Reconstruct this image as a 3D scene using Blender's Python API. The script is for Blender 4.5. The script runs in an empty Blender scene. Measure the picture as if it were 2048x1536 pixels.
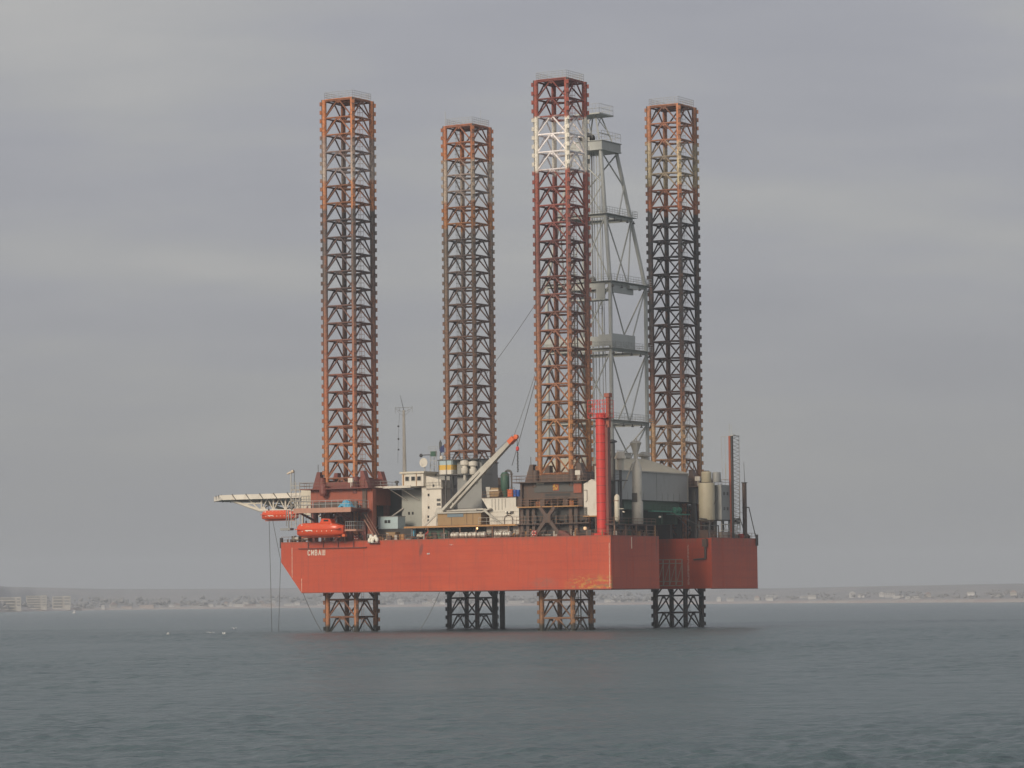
import bpy, bmesh, math, random
import numpy as np
from mathutils import Vector, Matrix
random.seed(7)
R = math.radians
SC = bpy.context.scene
COL = SC.collection

# ------------------------------------------------------------------ camera
CAM_H = 5.287
cam_d = bpy.data.cameras.new("camera")
cam_d.sensor_width = 36.0
cam_d.lens = 116.02
cam_d.clip_start = 1.0
cam_d.clip_end = 60000.0
cam = bpy.data.objects.new("camera", cam_d)
COL.objects.link(cam)
cam.matrix_world = (Matrix.Translation((0, 0, CAM_H)) @ Matrix.Rotation(R(90 + 3.7635), 4, 'X')
                    @ Matrix.Rotation(R(-0.6283), 4, 'Z'))
SC.camera = cam

# ------------------------------------------------------------------ light
SUN_EL = 24.0
RIG_YAW = -30.93
# the sun stands behind the camera's left shoulder; horizontal direction towards the sun in rig axes is (-0.08, -1)
th = R(RIG_YAW)
sx, sy = -0.08, -1.0
wx, wy = sx * math.cos(th) - sy * math.sin(th), sx * math.sin(th) + sy * math.cos(th)
n_ = math.hypot(wx, wy)
SUN_DIR = Vector((wx / n_ * math.cos(R(SUN_EL)), wy / n_ * math.cos(R(SUN_EL)), math.sin(R(SUN_EL))))
sun_d = bpy.data.lights.new("sun", 'SUN')
sun_d.energy = 2.6
sun_d.angle = R(18.0)
sun_d.color = (1.0, 0.87, 0.70)
sun = bpy.data.objects.new("sun", sun_d)
COL.objects.link(sun)
sun.rotation_euler = SUN_DIR.to_track_quat('Z', 'Y').to_euler()
sun.location = (0, 0, 300)

SC.view_settings.view_transform = 'Standard'
SC.view_settings.look = 'None'
SC.view_settings.exposure = 0.0
SC.view_settings.gamma = 1.0
SC.render.film_transparent = False
try:
    SC.cycles.volume_bounces = 0
    SC.cycles.max_bounces = 6
except Exception:
    pass


# ------------------------------------------------------------------ node helper
class NT:
    def __init__(s, tree):
        s.t = tree
        s.n = tree.nodes
        s.l = tree.links

    def add(s, typ, **kw):
        nd = s.n.new(typ)
        for k, v in kw.items():
            setattr(nd, k, v)
        return nd

    def set(s, sock, v):
        if hasattr(v, 'is_output') or isinstance(v, bpy.types.NodeSocket):
            s.l.new(v, sock)
        else:
            if isinstance(v, (tuple, list)) and len(v) == 3 and sock.type == 'RGBA':
                v = (*v, 1)
            sock.default_value = v

    def math(s, op, a, b=0.0, clamp=False):
        m = s.add('ShaderNodeMath', operation=op)
        m.use_clamp = clamp
        s.set(m.inputs[0], a)
        s.set(m.inputs[1], b)
        return m.outputs[0]

    def mix(s, f, a, b, blend='MIX'):
        m = s.add('ShaderNodeMix', data_type='RGBA', blend_type=blend)
        s.set(m.inputs[0], f)
        s.set(m.inputs[6], a)
        s.set(m.inputs[7], b)
        return m.outputs[2]

    def noise(s, vec, scale, detail=4, rough=0.55, out=0):
        m = s.add('ShaderNodeTexNoise')
        s.set(m.inputs['Vector'], vec)
        m.inputs['Scale'].default_value = scale
        m.inputs['Detail'].default_value = detail
        m.inputs['Roughness'].default_value = rough
        return m.outputs[out]

    def mapping(s, vec, scale=(1, 1, 1), loc=(0, 0, 0), rot=(0, 0, 0)):
        m = s.add('ShaderNodeMapping')
        s.set(m.inputs['Vector'], vec)
        m.inputs['Scale'].default_value = scale
        m.inputs['Location'].default_value = loc
        m.inputs['Rotation'].default_value = rot
        return m.outputs[0]

    def ramp(s, fac, stops, interp='LINEAR'):
        m = s.add('ShaderNodeValToRGB')
        m.color_ramp.interpolation = interp
        el = m.color_ramp.elements
        while len(el) > 1:
            el.remove(el[-1])
        el[0].position = stops[0][0]
        c = stops[0][1]
        el[0].color = (*c, 1) if isinstance(c, tuple) else (c, c, c, 1)
        for p, c in stops[1:]:
            e = el.new(p)
            e.color = (*c, 1) if isinstance(c, tuple) else (c, c, c, 1)
        s.set(m.inputs[0], fac)
        return m.outputs[0]

    def mr(s, v, a, b, c=0.0, d=1.0):
        m = s.add('ShaderNodeMapRange')
        s.set(m.inputs[0], v)
        m.inputs[1].default_value = a
        m.inputs[2].default_value = b
        m.inputs[3].default_value = c
        m.inputs[4].default_value = d
        return m.outputs[0]


def new_mat(name):
    m = bpy.data.materials.new(name)
    m.use_nodes = True
    nt = NT(m.node_tree)
    b = m.node_tree.nodes['Principled BSDF']
    return m, nt, b


# ------------------------------------------------------------------ sky
w = bpy.data.worlds.new("World")
SC.world = w
w.use_nodes = True
nt = NT(w.node_tree)
bg = w.node_tree.nodes['Background']
sky = nt.add('ShaderNodeTexSky', sky_type='NISHITA')
sky.sun_disc = False
sky.sun_elevation = R(SUN_EL)
sky.sun_rotation = math.atan2(SUN_DIR.x, SUN_DIR.y)
sky.dust_density = 4.0
sky.air_density = 1.0
tc = nt.add('ShaderNodeTexCoord')
sep = nt.add('ShaderNodeSeparateXYZ')
nt.l.new(tc.outputs['Generated'], sep.inputs[0])
z = sep.outputs[2]
zc = nt.math('MAXIMUM', z, 0.0)
den = nt.math('ADD', zc, 0.26)
px = nt.math('DIVIDE', sep.outputs[0], den)
py = nt.math('DIVIDE', sep.outputs[1], den)
cmb = nt.add('ShaderNodeCombineXYZ')
nt.l.new(px, cmb.inputs[0])
nt.l.new(py, cmb.inputs[1])
v1 = nt.mapping(cmb.outputs[0], scale=(1.2, 1.9, 1), rot=(0, 0, R(-14)), loc=(3.1, 0.4, 0))
n1 = nt.noise(v1, 1.5, 6, 0.5)
v2 = nt.mapping(cmb.outputs[0], scale=(2.2, 6.0, 1), rot=(0, 0, R(12)), loc=(-4.1, 3.0, 0))
n2 = nt.noise(v2, 1.8, 7, 0.62)
cl = nt.math('ADD', nt.math('MULTIPLY', n1, 0.82), nt.math('MULTIPLY', n2, 0.18))
clm = nt.mr(cl, 0.34, 0.66)
# cloud deck: lilac grey undersides, paler creamy breaks (values are multiplied by the strength below)
cloud = nt.ramp(clm, [(0.0, (3.48, 3.48, 3.86)), (0.42, (3.90, 3.89, 4.20)), (0.68, (4.28, 4.25, 4.32)), (1.0, (4.85, 4.76, 4.66))])
low = (3.12, 3.18, 3.26)
hf = nt.ramp(zc, [(0.0, 0.0), (0.02, 0.12), (0.10, 0.8), (0.17, 1.0)])
deck = nt.mix(hf, low, cloud)
up = nt.mr(zc, 0.18, 0.9, 1.0, 1.45)
deck = nt.mix(1.0, deck, up, 'MULTIPLY')
skyc = nt.mix(0.90, sky.outputs[0], deck)
nt.l.new(skyc, bg.inputs[0])
bg.inputs[1].default_value = 0.098

# ------------------------------------------------------------------ mesh builder
OX, OY = -43.033, 610.807
ROT = Matrix.Rotation(th, 4, 'Z')


def rig2w(p):
    q = ROT @ Vector(p)
    return Vector((q.x + OX, q.y + OY, q.z))


class MB:
    def __init__(s):
        s.v = []
        s.f = []

    def poly(s, pts, faces):
        o = len(s.v)
        s.v += [tuple(p) for p in pts]
        s.f += [tuple(i + o for i in f) for f in faces]
        return s

    def box(s, x0, x1, y0, y1, z0, z1):
        P = [(x, y, z) for z in (z0, z1) for y in (y0, y1) for x in (x0, x1)]
        return s.poly(P, [(0, 2, 3, 1), (4, 5, 7, 6), (0, 1, 5, 4), (2, 6, 7, 3), (0, 4, 6, 2), (1, 3, 7, 5)])

    def beam(s, p, q, w, h=None, up=(0, 0, 1)):
        h = h or w
        p, q = Vector(p), Vector(q)
        d = (q - p).normalized()
        u = Vector(up)
        if abs(d.dot(u)) > 0.98:
            u = Vector((1, 0, 0))
        a = d.cross(u).normalized() * w / 2
        b = a.cross(d).normalized() * h / 2
        P = [p - a - b, p + a - b, p + a + b, p - a + b, q - a - b, q + a - b, q + a + b, q - a + b]
        return s.poly(P, [(0, 1, 2, 3), (7, 6, 5, 4), (0, 4, 5, 1), (1, 5, 6, 2), (2, 6, 7, 3), (3, 7, 4, 0)])

    def cyl(s, p, q, r, r2=None, n=10, caps=True):
        r2 = r if r2 is None else r2
        p, q = Vector(p), Vector(q)
        d = (q - p).normalized()
        u = Vector((0, 0, 1)) if abs(d.z) < 0.95 else Vector((1, 0, 0))
        a = d.cross(u).normalized()
        b = a.cross(d).normalized()
        P = []
        for c, rr in ((p, r), (q, r2)):
            for i in range(n):
                t = 2 * math.pi * i / n
                P.append(c + (a * math.cos(t) + b * math.sin(t)) * rr)
        F = [(i, i + n, (i + 1) % n + n, (i + 1) % n) for i in range(n)]
        if caps:
            F += [tuple(range(n)), tuple(range(2 * n - 1, n - 1, -1))]
        return s.poly(P, F)

    def lathe(s, c, prof, n=16, axis='z'):
        P = []
        for r, t in prof:
            for i in range(n):
                a = 2 * math.pi * i / n
                if axis == 'z':
                    P.append((c[0] + r * math.cos(a), c[1] + r * math.sin(a), c[2] + t))
                elif axis == 'x':
                    P.append((c[0] + t, c[1] + r * math.cos(a), c[2] + r * math.sin(a)))
                else:
                    P.append((c[0] + r * math.cos(a), c[1] + t, c[2] + r * math.sin(a)))
        F = []
        for k in range(len(prof) - 1):
            for i in range(n):
                j = (i + 1) % n
                F.append((k * n + i, k * n + j, (k + 1) * n + j, (k + 1) * n + i))
        F.append(tuple(range(n - 1, -1, -1)))
        m = (len(prof) - 1) * n
        F.append(tuple(range(m, m + n)))
        return s.poly(P, F)

    def prism(s, pts, y0, y1, plane='xz'):
        n = len(pts)
        if plane == 'xz':
            P = [(a, y0, b) for a, b in pts] + [(a, y1, b) for a, b in pts]
        elif plane == 'yz':
            P = [(y0, a, b) for a, b in pts] + [(y1, a, b) for a, b in pts]
        else:
            P = [(a, b, y0) for a, b in pts] + [(a, b, y1) for a, b in pts]
        F = [tuple(range(n)), tuple(range(2 * n - 1, n - 1, -1))]
        F += [(i, i + n, (i + 1) % n + n, (i + 1) % n) for i in range(n)]
        return s.poly(P, F)

    def rail(s, pts, h=1.1, step=1.6, r=0.035, rails=(1.0, 0.5)):
        for a, b in zip(pts[:-1], pts[1:]):
            a, b = Vector(a), Vector(b)
            L = (b - a).length
            n = max(1, round(L / step))
            for i in range(n + 1):
                c = a.lerp(b, i / n)
                s.cyl(c, c + Vector((0, 0, h)), r, n=4, caps=False)
            for k in rails:
                s.cyl(a + Vector((0, 0, h * k)), b + Vector((0, 0, h * k)), r, n=4, caps=False)
        return s


BASE = {}


def build(mb, name, mat, parent=None, base=None, smooth=False):
    """one mesh object; coordinates are given in rig axes (metres from the hull's near bow corner)"""
    root = parent
    while root is not None and root.name not in BASE:
        root = root.parent
    b = Vector(base) if base is not None else (BASE[root.name] if root is not None else Vector((0, 0, 0)))
    me = bpy.data.meshes.new(name)
    me.from_pydata([(x - b.x, y - b.y, z - b.z) for x, y, z in mb.v], [], mb.f)
    me.update()
    bm = bmesh.new()
    bm.from_mesh(me)
    bmesh.ops.recalc_face_normals(bm, faces=bm.faces)
    bm.to_mesh(me)
    bm.free()
    me.materials.append(mat)
    if smooth:
        for p in me.polygons:
            p.use_smooth = True
        try:
            me.set_sharp_from_angle(angle=R(40))
        except Exception:
            pass
    o = bpy.data.objects.new(name, me)
    COL.objects.link(o)
    if parent is not None:
        o.parent = parent
    else:
        o.location = rig2w(b)
        o.rotation_euler = (0, 0, th)
        BASE[o.name] = b
    return o


def tag(o, label=None, cat=None, group=None, kind=None):
    if label:
        o['label'] = label
    if cat:
        o['category'] = cat
    if group:
        o['group'] = group
    if kind:
        o['kind'] = kind
    return o


def thing(name, label, cat, base, group=None):
    o = bpy.data.objects.new(name, None)
    COL.objects.link(o)
    o.empty_display_size = 1
    o.location = rig2w(base)
    o.rotation_euler = (0, 0, th)
    BASE[o.name] = Vector(base)
    return tag(o, label, cat, group)


def copy_tree(o, parent=None):
    c = o.copy()
    COL.objects.link(c)
    c.parent = parent
    if parent is None and o.name in BASE:
        BASE[c.name] = BASE[o.name].copy()
    for ch in list(o.children):
        copy_tree(ch, c)
    return c


# ------------------------------------------------------------------ materials
def paint(name, col, dirt=(0.16, 0.10, 0.07), amount=0.35, rough=0.55, scale=0.45, streak=0.25, metal=0.0, var=0.12):
    """weathered paint: broad tone drift, vertical run-off streaks and rust blooms"""
    m, nt, b = new_mat(name)
    g = nt.add('ShaderNodeNewGeometry').outputs['Position']
    big = nt.noise(g, scale * 0.35, 4, 0.6)
    vs = nt.mapping(g, scale=(1, 1, streak))
    st = nt.noise(vs, scale * 3.2, 5, 0.65)
    fine = nt.noise(g, scale * 9, 4, 0.7)
    base = nt.mix(nt.mr(big, 0.3, 0.7), tuple(c * (1 - var) for c in col), tuple(min(1, c * (1 + var)) for c in col))
    a = nt.math('ADD', nt.math('MULTIPLY', st, 0.7), nt.math('MULTIPLY', fine, 0.3))
    k = nt.mr(a, 0.60 - 0.22 * amount, 0.72)
    c = nt.mix(nt.math('MULTIPLY', k, min(1, amount * 1.5)), base, dirt)
    nt.l.new(c, b.inputs['Base Color'])
    b.inputs['Roughness'].default_value = rough
    b.inputs['Metallic'].default_value = metal
    bp = nt.add('ShaderNodeBump')
    bp.inputs['Strength'].default_value = 0.25
    bp.inputs['Distance'].default_value = 0.05
    nt.l.new(fine, bp.inputs['Height'])
    nt.l.new(bp.outputs[0], b.inputs['Normal'])
    return m


def emit(name, col, s):
    m, nt, b = new_mat(name)
    b.inputs['Base Color'].default_value = (*col, 1)
    b.inputs['Emission Color'].default_value = (*col, 1)
    b.inputs['Emission Strength'].default_value = s
    return m


def legmat(name, stops, rust=(0.36, 0.13, 0.05), amount=0.5, seed=0.0):
    """paint bands by height, broken up by rust"""
    m, nt, b = new_mat(name)
    g = nt.add('ShaderNodeNewGeometry').outputs['Position']
    g2 = nt.mapping(g, loc=(seed, seed * 2, 0))
    sp = nt.add('ShaderNodeSeparateXYZ')
    nt.l.new(g, sp.inputs[0])
    n = nt.noise(nt.mapping(g2, scale=(1, 1, 0.3)), 0.5, 4, 0.6)
    zz = nt.math('ADD', sp.outputs[2], nt.math('MULTIPLY', nt.math('SUBTRACT', n, 0.5), 2.4))
    fac = nt.math('DIVIDE', zz, 100.0)
    col = nt.ramp(fac, [(z / 100.0, c) for z, c in stops])
    n2 = nt.noise(nt.mapping(g2, scale=(1, 1, 0.45)), 0.9, 6, 0.75)
    k = nt.mr(n2, 0.50, 0.60)
    hb = nt.noise(g2, 0.09, 2, 0.5)
    k = nt.math('MULTIPLY', k, nt.mr(hb, 0.35, 0.6, 0.25 * amount, amount))
    bw = nt.add('ShaderNodeRGBToBW')
    nt.l.new(col, bw.inputs[0])
    clean = nt.mr(bw.outputs[0], 0.45, 0.65, 1.0, 0.15)
    c = nt.mix(nt.math('MULTIPLY', k, clean), col, rust)
    fine = nt.noise(g2, 3.5, 4, 0.7)
    c = nt.mix(nt.math('MULTIPLY', nt.mr(nt.noise(g2, 1.7, 4, 0.7), 0.50, 0.62), nt.math('MULTIPLY', clean, 0.55)), c, (0.105, 0.06, 0.05))
    c = nt.mix(1.0, c, nt.mr(fine, 0.25, 0.75, 0.66, 1.28), 'MULTIPLY')
    # every member has weathered differently
    oi = nt.add('ShaderNodeObjectInfo').outputs['Random']
    c = nt.mix(1.0, c, nt.mr(oi, 0.0, 1.0, 0.72, 1.30), 'MULTIPLY')
    # wet, weed-dark band just above the water
    c = nt.mix(nt.mr(sp.outputs[2], 1.5, 0.9), c, (0.03, 0.028, 0.02))
    nt.l.new(c, b.inputs['Base Color'])
    b.inputs['Roughness'].default_value = 0.7
    return m


M = {}
M['white'] = paint('white_paint', (0.66, 0.62, 0.54), (0.30, 0.20, 0.13), 0.35)
M['cream'] = paint('cream_paint', (0.60, 0.55, 0.45), (0.28, 0.19, 0.12), 0.35)
M['ochre'] = paint('ochre_cream_paint', (0.47, 0.42, 0.30), (0.28, 0.19, 0.12), 0.4)
M['dullwhite'] = paint('dull_white_paint', (0.48, 0.455, 0.40), (0.24, 0.17, 0.12), 0.45)
M['grey'] = paint('grey_paint', (0.27, 0.275, 0.265), (0.18, 0.15, 0.12), 0.30)
M['pale_grey'] = paint('pale_grey_paint', (0.33, 0.34, 0.31), (0.20, 0.19, 0.16), 0.30)
M['derrick'] = paint('derrick_grey_paint', (0.41, 0.425, 0.405), (0.17, 0.17, 0.15), 0.35, scale=0.3)
M['shed'] = paint('shed_sheeting', (0.37, 0.38, 0.37), (0.20, 0.18, 0.15), 0.30, scale=0.25)
M['shed_roof'] = paint('shed_roof_sheeting', (0.48, 0.44, 0.34), (0.40, 0.24, 0.09), 0.35, scale=0.3)
M['tan'] = paint('tan_cladding', (0.33, 0.21, 0.10), (0.20, 0.11, 0.05), 0.40)
M['faded_blue'] = paint('faded_blue_patch', (0.16, 0.22, 0.27), (0.25, 0.17, 0.10), 0.4)
M['brown'] = paint('brown_steel', (0.095, 0.064, 0.050), (0.18, 0.075, 0.04), 0.5)
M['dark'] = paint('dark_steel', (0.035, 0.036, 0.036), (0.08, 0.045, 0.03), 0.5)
M['greengrey_shade'] = paint('green_grey_shade_tone', (0.10, 0.115, 0.108), (0.13, 0.09, 0.06), 0.4)  # darker tone paints shade into the quarters wall beside the overhang
M['darkgrey'] = paint('dark_grey_steel', (0.085, 0.085, 0.082), (0.13, 0.075, 0.05), 0.45)
M['rustrail'] = paint('rusty_rail', (0.20, 0.12, 0.08), (0.30, 0.13, 0.05), 0.5)
M['greyrail'] = paint('grey_rail', (0.42, 0.43, 0.42), (0.3, 0.25, 0.2), 0.3)
M['redhouse'] = paint('red_oxide_steel', (0.34, 0.085, 0.045), (0.13, 0.06, 0.045), 0.45)
M['redbrown'] = paint('dark_red_oxide', (0.20, 0.055, 0.042), (0.09, 0.05, 0.04), 0.45)
M['pinkdeck'] = paint('faded_pink_edge', (0.46, 0.24, 0.17), (0.30, 0.15, 0.10), 0.35)
M['red'] = paint('signal_red_paint', (0.62, 0.045, 0.035), (0.30, 0.05, 0.035), 0.25, rough=0.4)
M['slotframe'] = paint('frame_grey_brown', (0.40, 0.29, 0.21), (0.2, 0.1, 0.07), 0.4)
M['orange_line'] = paint('orange_edge', (0.42, 0.22, 0.08), (0.3, 0.12, 0.05), 0.4)
M['boat'] = paint('lifeboat_orange', (0.66, 0.080, 0.022), (0.55, 0.07, 0.02), 0.15, rough=0.30, var=0.06)
M['orange'] = paint('orange_paint', (0.70, 0.14, 0.04), (0.4, 0.09, 0.03), 0.25)
M['green'] = paint('dark_green_paint', (0.035, 0.10, 0.065), (0.05, 0.06, 0.04), 0.4)
M['brightgreen'] = paint('sea_green_paint', (0.05, 0.30, 0.20), (0.05, 0.15, 0.1), 0.3)
M['yellow'] = paint('yellow_paint', (0.62, 0.38, 0.06), (0.45, 0.25, 0.08), 0.25)
M['lightblue'] = paint('pale_blue_paint', (0.38, 0.48, 0.50), (0.3, 0.3, 0.26), 0.2)
M['blue'] = paint('blue_plastic', (0.04, 0.13, 0.50), (0.03, 0.08, 0.25), 0.2, rough=0.35)
M['tarp'] = paint('cyan_tarpaulin', (0.10, 0.42, 0.62), (0.03, 0.08, 0.16), 0.5, scale=2.2, streak=1.0)
M['glass'] = new_mat('dark_window_glass')[0]
M['glass'].node_tree.nodes['Principled BSDF'].inputs['Base Color'].default_value = (0.03, 0.03, 0.03, 1)
M['glass'].node_tree.nodes['Principled BSDF'].inputs['Roughness'].default_value = 0.15
M['canvas'] = paint('windsock_cloth', (0.65, 0.55, 0.42), (0.4, 0.3, 0.2), 0.2)
M['cable'] = paint('steel_cable', (0.07, 0.07, 0.07), (0.1, 0.07, 0.05), 0.3)
M['cable_light'] = paint('galvanised_cable', (0.18, 0.18, 0.18), (0.15, 0.13, 0.1), 0.3)
M['letter'] = paint('lettering_white', (0.80, 0.76, 0.66), (0.6, 0.4, 0.3), 0.2)
M['draft'] = paint('draft_mark_paint', (0.86, 0.72, 0.60), (0.5, 0.2, 0.1), 0.4)
M['flag'] = paint('flag_dark_blue', (0.02, 0.03, 0.12), (0.02, 0.02, 0.05), 0.2)

OR_ = (0.50, 0.185, 0.065)
LEGSPEC = []


def legmats(name, stops, amount=0.5, seed=0.0):
    LEGSPEC.append((name, stops, amount, seed))
    return legmat(name, stops, amount=amount, seed=seed)


LEGM = [
    legmats('leg_paint_front_bow', [(0, (0.34, 0.15, 0.07)), (8, (0.40, 0.16, 0.065)), (22, (0.46, 0.16, 0.06)), (32, (0.44, 0.17, 0.065)),
                                   (44, (0.36, 0.13, 0.07)), (56, (0.24, 0.12, 0.085)), (66, (0.12, 0.095, 0.085)), (78.2, (0.10, 0.085, 0.08)),
                                   (78.6, (0.42, 0.17, 0.07)), (83.4, (0.42, 0.18, 0.08)), (84, (0.42, 0.37, 0.32)), (91.6, (0.30, 0.20, 0.16)),
                                   (92.2, OR_), (100, (0.46, 0.17, 0.07))], amount=0.55, seed=3.0),
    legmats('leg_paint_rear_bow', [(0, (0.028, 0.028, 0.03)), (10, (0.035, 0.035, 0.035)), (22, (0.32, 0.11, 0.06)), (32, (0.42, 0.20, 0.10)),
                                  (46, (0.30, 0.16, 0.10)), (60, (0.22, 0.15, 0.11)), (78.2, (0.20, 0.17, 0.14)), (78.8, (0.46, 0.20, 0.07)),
                                  (83.4, (0.42, 0.17, 0.07)), (84, (0.46, 0.38, 0.30)), (91.6, (0.42, 0.34, 0.27)), (92.2, OR_), (100, (0.40, 0.14, 0.07))],
           amount=0.42, seed=11.0),
    legmats('leg_paint_front_stern', [(0, (0.30, 0.16, 0.08)), (8, (0.36, 0.17, 0.07)), (22, (0.46, 0.16, 0.055)), (36, (0.50, 0.23, 0.08)),
                                     (46, (0.42, 0.18, 0.09)), (58, (0.30, 0.13, 0.09)), (68, (0.24, 0.085, 0.075)), (76, (0.34, 0.095, 0.07)),
                                     (81.9, (0.40, 0.11, 0.08)), (82.1, (0.86, 0.81, 0.70)), (91.5, (0.84, 0.79, 0.68)), (91.8, (0.40, 0.10, 0.07)),
                                     (100, (0.36, 0.09, 0.07))], amount=0.32, seed=23.0),
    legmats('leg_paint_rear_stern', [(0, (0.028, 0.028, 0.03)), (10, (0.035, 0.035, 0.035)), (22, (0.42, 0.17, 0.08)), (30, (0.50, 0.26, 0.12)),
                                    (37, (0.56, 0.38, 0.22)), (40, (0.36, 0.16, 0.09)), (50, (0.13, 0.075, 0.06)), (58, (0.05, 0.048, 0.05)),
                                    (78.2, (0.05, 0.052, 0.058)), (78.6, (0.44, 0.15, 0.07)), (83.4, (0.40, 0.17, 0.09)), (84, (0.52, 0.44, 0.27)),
                                    (91.4, (0.50, 0.41, 0.28)), (92.2, (0.42, 0.18, 0.09)), (100, (0.44, 0.19, 0.10))], amount=0.35, seed=41.0),
]
# the tubes of the bracing have lost more paint than the chords
BRACEM = []
for nm_, stops_, am_, sd_ in LEGSPEC:
    st_ = []
    for z_, c_ in stops_:
        k_ = 0.92 if sum(c_) > 1.7 else 0.66
        st_.append((z_, (c_[0] * k_, c_[1] * k_, min(1, c_[2] * k_ * 1.15))))
    BRACEM.append(legmat(nm_ + '_bracing', st_, rust=(0.26, 0.10, 0.055), amount=am_ * .8, seed=sd_ + 5))


def hull_mat():
    m, nt, b = new_mat('hull_red_paint')
    tcn = nt.add('ShaderNodeTexCoord').outputs['Object']
    sp = nt.add('ShaderNodeSeparateXYZ')
    nt.l.new(tcn, sp.inputs[0])
    band = nt.noise(nt.mapping(tcn, scale=(0.05, 0.05, 1.3)), 1.0, 5, 0.6)
    big = nt.noise(tcn, 0.09, 4, 0.6)
    col = nt.mix(nt.mr(big, 0.3, 0.7), (0.45, 0.056, 0.019), (0.53, 0.080, 0.027))
    col = nt.mix(nt.math('MULTIPLY', nt.mr(band, 0.48, 0.72), 0.45), col, (0.36, 0.040, 0.024))
    # weld seams between strakes
    wv = nt.math('FRACT', nt.math('DIVIDE', sp.outputs[2], 1.52))
    seam = nt.math('LESS_THAN', wv, 0.035)
    sn = nt.noise(nt.mapping(tcn, scale=(0.2, 0.2, 1)), 1.0, 3, 0.5)
    seam = nt.math('MULTIPLY', seam, nt.mr(sn, 0.35, 0.6, 0.05, 0.55))
    col = nt.mix(seam, col, (0.24, 0.05, 0.04))
    wx_ = nt.math('FRACT', nt.math('DIVIDE', nt.math('ADD', sp.outputs[0], sp.outputs[1]), 6.1))
    vs = nt.math('MULTIPLY', nt.math('LESS_THAN', wx_, 0.014), 0.34)
    col = nt.mix(vs, col, (0.24, 0.05, 0.04))
    # vertical run-off
    dr = nt.noise(nt.mapping(tcn, scale=(1.4, 1.4, 0.10)), 1.0, 4, 0.7)
    col = nt.mix(nt.math('MULTIPLY', nt.mr(dr, 0.52, 0.70), 0.5), col, (0.26, 0.06, 0.045))
    # touched-up rectangles of fresher paint, plate by plate
    bk_ = nt.add('ShaderNodeTexBrick')
    nt.l.new(nt.mapping(tcn, scale=(1, 1, 1), rot=(R(90), 0, 0)), bk_.inputs['Vector'])
    bk_.inputs['Scale'].default_value = 1.0
    bk_.inputs['Brick Width'].default_value = 6.1
    bk_.inputs['Row Height'].default_value = 1.52
    bk_.inputs['Mortar Size'].default_value = 0.0
    bk_.inputs['Color1'].default_value = (0, 0, 0, 1)
    bk_.inputs['Color2'].default_value = (1, 1, 1, 1)
    bk_.inputs['Bias'].default_value = -0.2
    col = nt.mix(nt.math('MULTIPLY', bk_.outputs['Color'], 0.16), col, (0.30, 0.045, 0.03))
    # scuffed, worn corner with rust and primer showing at the lower stern corner
    mx = nt.mr(sp.outputs[0], 60.0, 63.5)
    mz = nt.mr(sp.outputs[2], 10.0, 8.8)
    my = nt.math('LESS_THAN', sp.outputs[1], 0.5)
    msk = nt.math('MULTIPLY', nt.math('MULTIPLY', mx, mz), my)
    pn = nt.noise(nt.mapping(tcn, scale=(0.8, 0.8, 1.6)), 1.1, 5, 0.7)
    wear = nt.math('MULTIPLY', nt.mr(pn, 0.50, 0.55), msk)
    col = nt.mix(wear, col, (0.50, 0.22, 0.045))
    pn2 = nt.noise(nt.mapping(tcn, scale=(0.5, 0.5, 1.2), loc=(7, 3, 2)), 1.0, 4, 0.7)
    col = nt.mix(nt.math('MULTIPLY', nt.mr(pn2, 0.54, 0.62), nt.math('MULTIPLY', msk, 0.8)), col, (0.22, 0.17, 0.09))
    # grey scrape
    dx = nt.math('SUBTRACT', sp.outputs[0], 56.3)
    dz = nt.math('SUBTRACT', sp.outputs[2], 8.4)
    dd = nt.math('ADD', nt.math('POWER', nt.math('ABSOLUTE', nt.math('DIVIDE', dx, 3.2)), 2.0), nt.math('POWER', nt.math('ABSOLUTE', nt.math('DIVIDE', dz, 1.1)), 2.0))
    sc = nt.math('MULTIPLY', nt.mr(dd, 1.0, 0.2, 0.0, 0.5), nt.math('MULTIPLY', my, nt.mr(pn, 0.35, 0.6)))
    col = nt.mix(sc, col, (0.22, 0.12, 0.10))
    # soot mark under a discharge near midships
    dx = nt.math('SUBTRACT', sp.outputs[0], 30.7)
    dz = nt.math('SUBTRACT', sp.outputs[2], 14.7)
    dd = nt.math('ADD', nt.math('POWER', nt.math('ABSOLUTE', nt.math('DIVIDE', nt.math('SUBTRACT', dx, nt.math('MULTIPLY', dz, 0.25)), 0.45)), 2.0), nt.math('POWER', nt.math('ABSOLUTE', nt.math('DIVIDE', dz, 1.3)), 2.0))
    col = nt.mix(nt.math('MULTIPLY', nt.mr(dd, 1.0, 0.3, 0.0, 0.6), my), col, (0.10, 0.04, 0.04))
    # rusty runs below the deck-edge scuppers, each of its own length
    ln = nt.noise(nt.mapping(tcn, scale=(1.9, 1.9, 0.0)), 1.0, 3, 0.6)
    le = nt.noise(nt.mapping(tcn, scale=(0.31, 0.31, 0.0), loc=(5, 5, 0)), 1.0, 2, 0.5)
    run = nt.mr(nt.math('SUBTRACT', 16.5, sp.outputs[2]), 0.0, 1.0)
    ends = nt.math('MULTIPLY', nt.mr(le, 0.3, 0.7, 0.5, 5.5), 1.0)
    fade = nt.math('SUBTRACT', 1.0, nt.math('DIVIDE', nt.math('SUBTRACT', 16.5, sp.outputs[2]), ends), clamp=True)
    col = nt.mix(nt.math('MULTIPLY', nt.math('MULTIPLY', nt.mr(ln, 0.57, 0.66), fade), 0.75), col, (0.17, 0.075, 0.04))
    # rust creep along the top edge
    te = nt.mr(sp.outputs[2], 15.4, 16.5)
    tn = nt.noise(nt.mapping(tcn, scale=(1.2, 1.2, 0.5)), 1.0, 4, 0.7)
    col = nt.mix(nt.math('MULTIPLY', nt.math('MULTIPLY', te, nt.mr(tn, 0.48, 0.66)), 0.7), col, (0.20, 0.10, 0.06))
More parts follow.
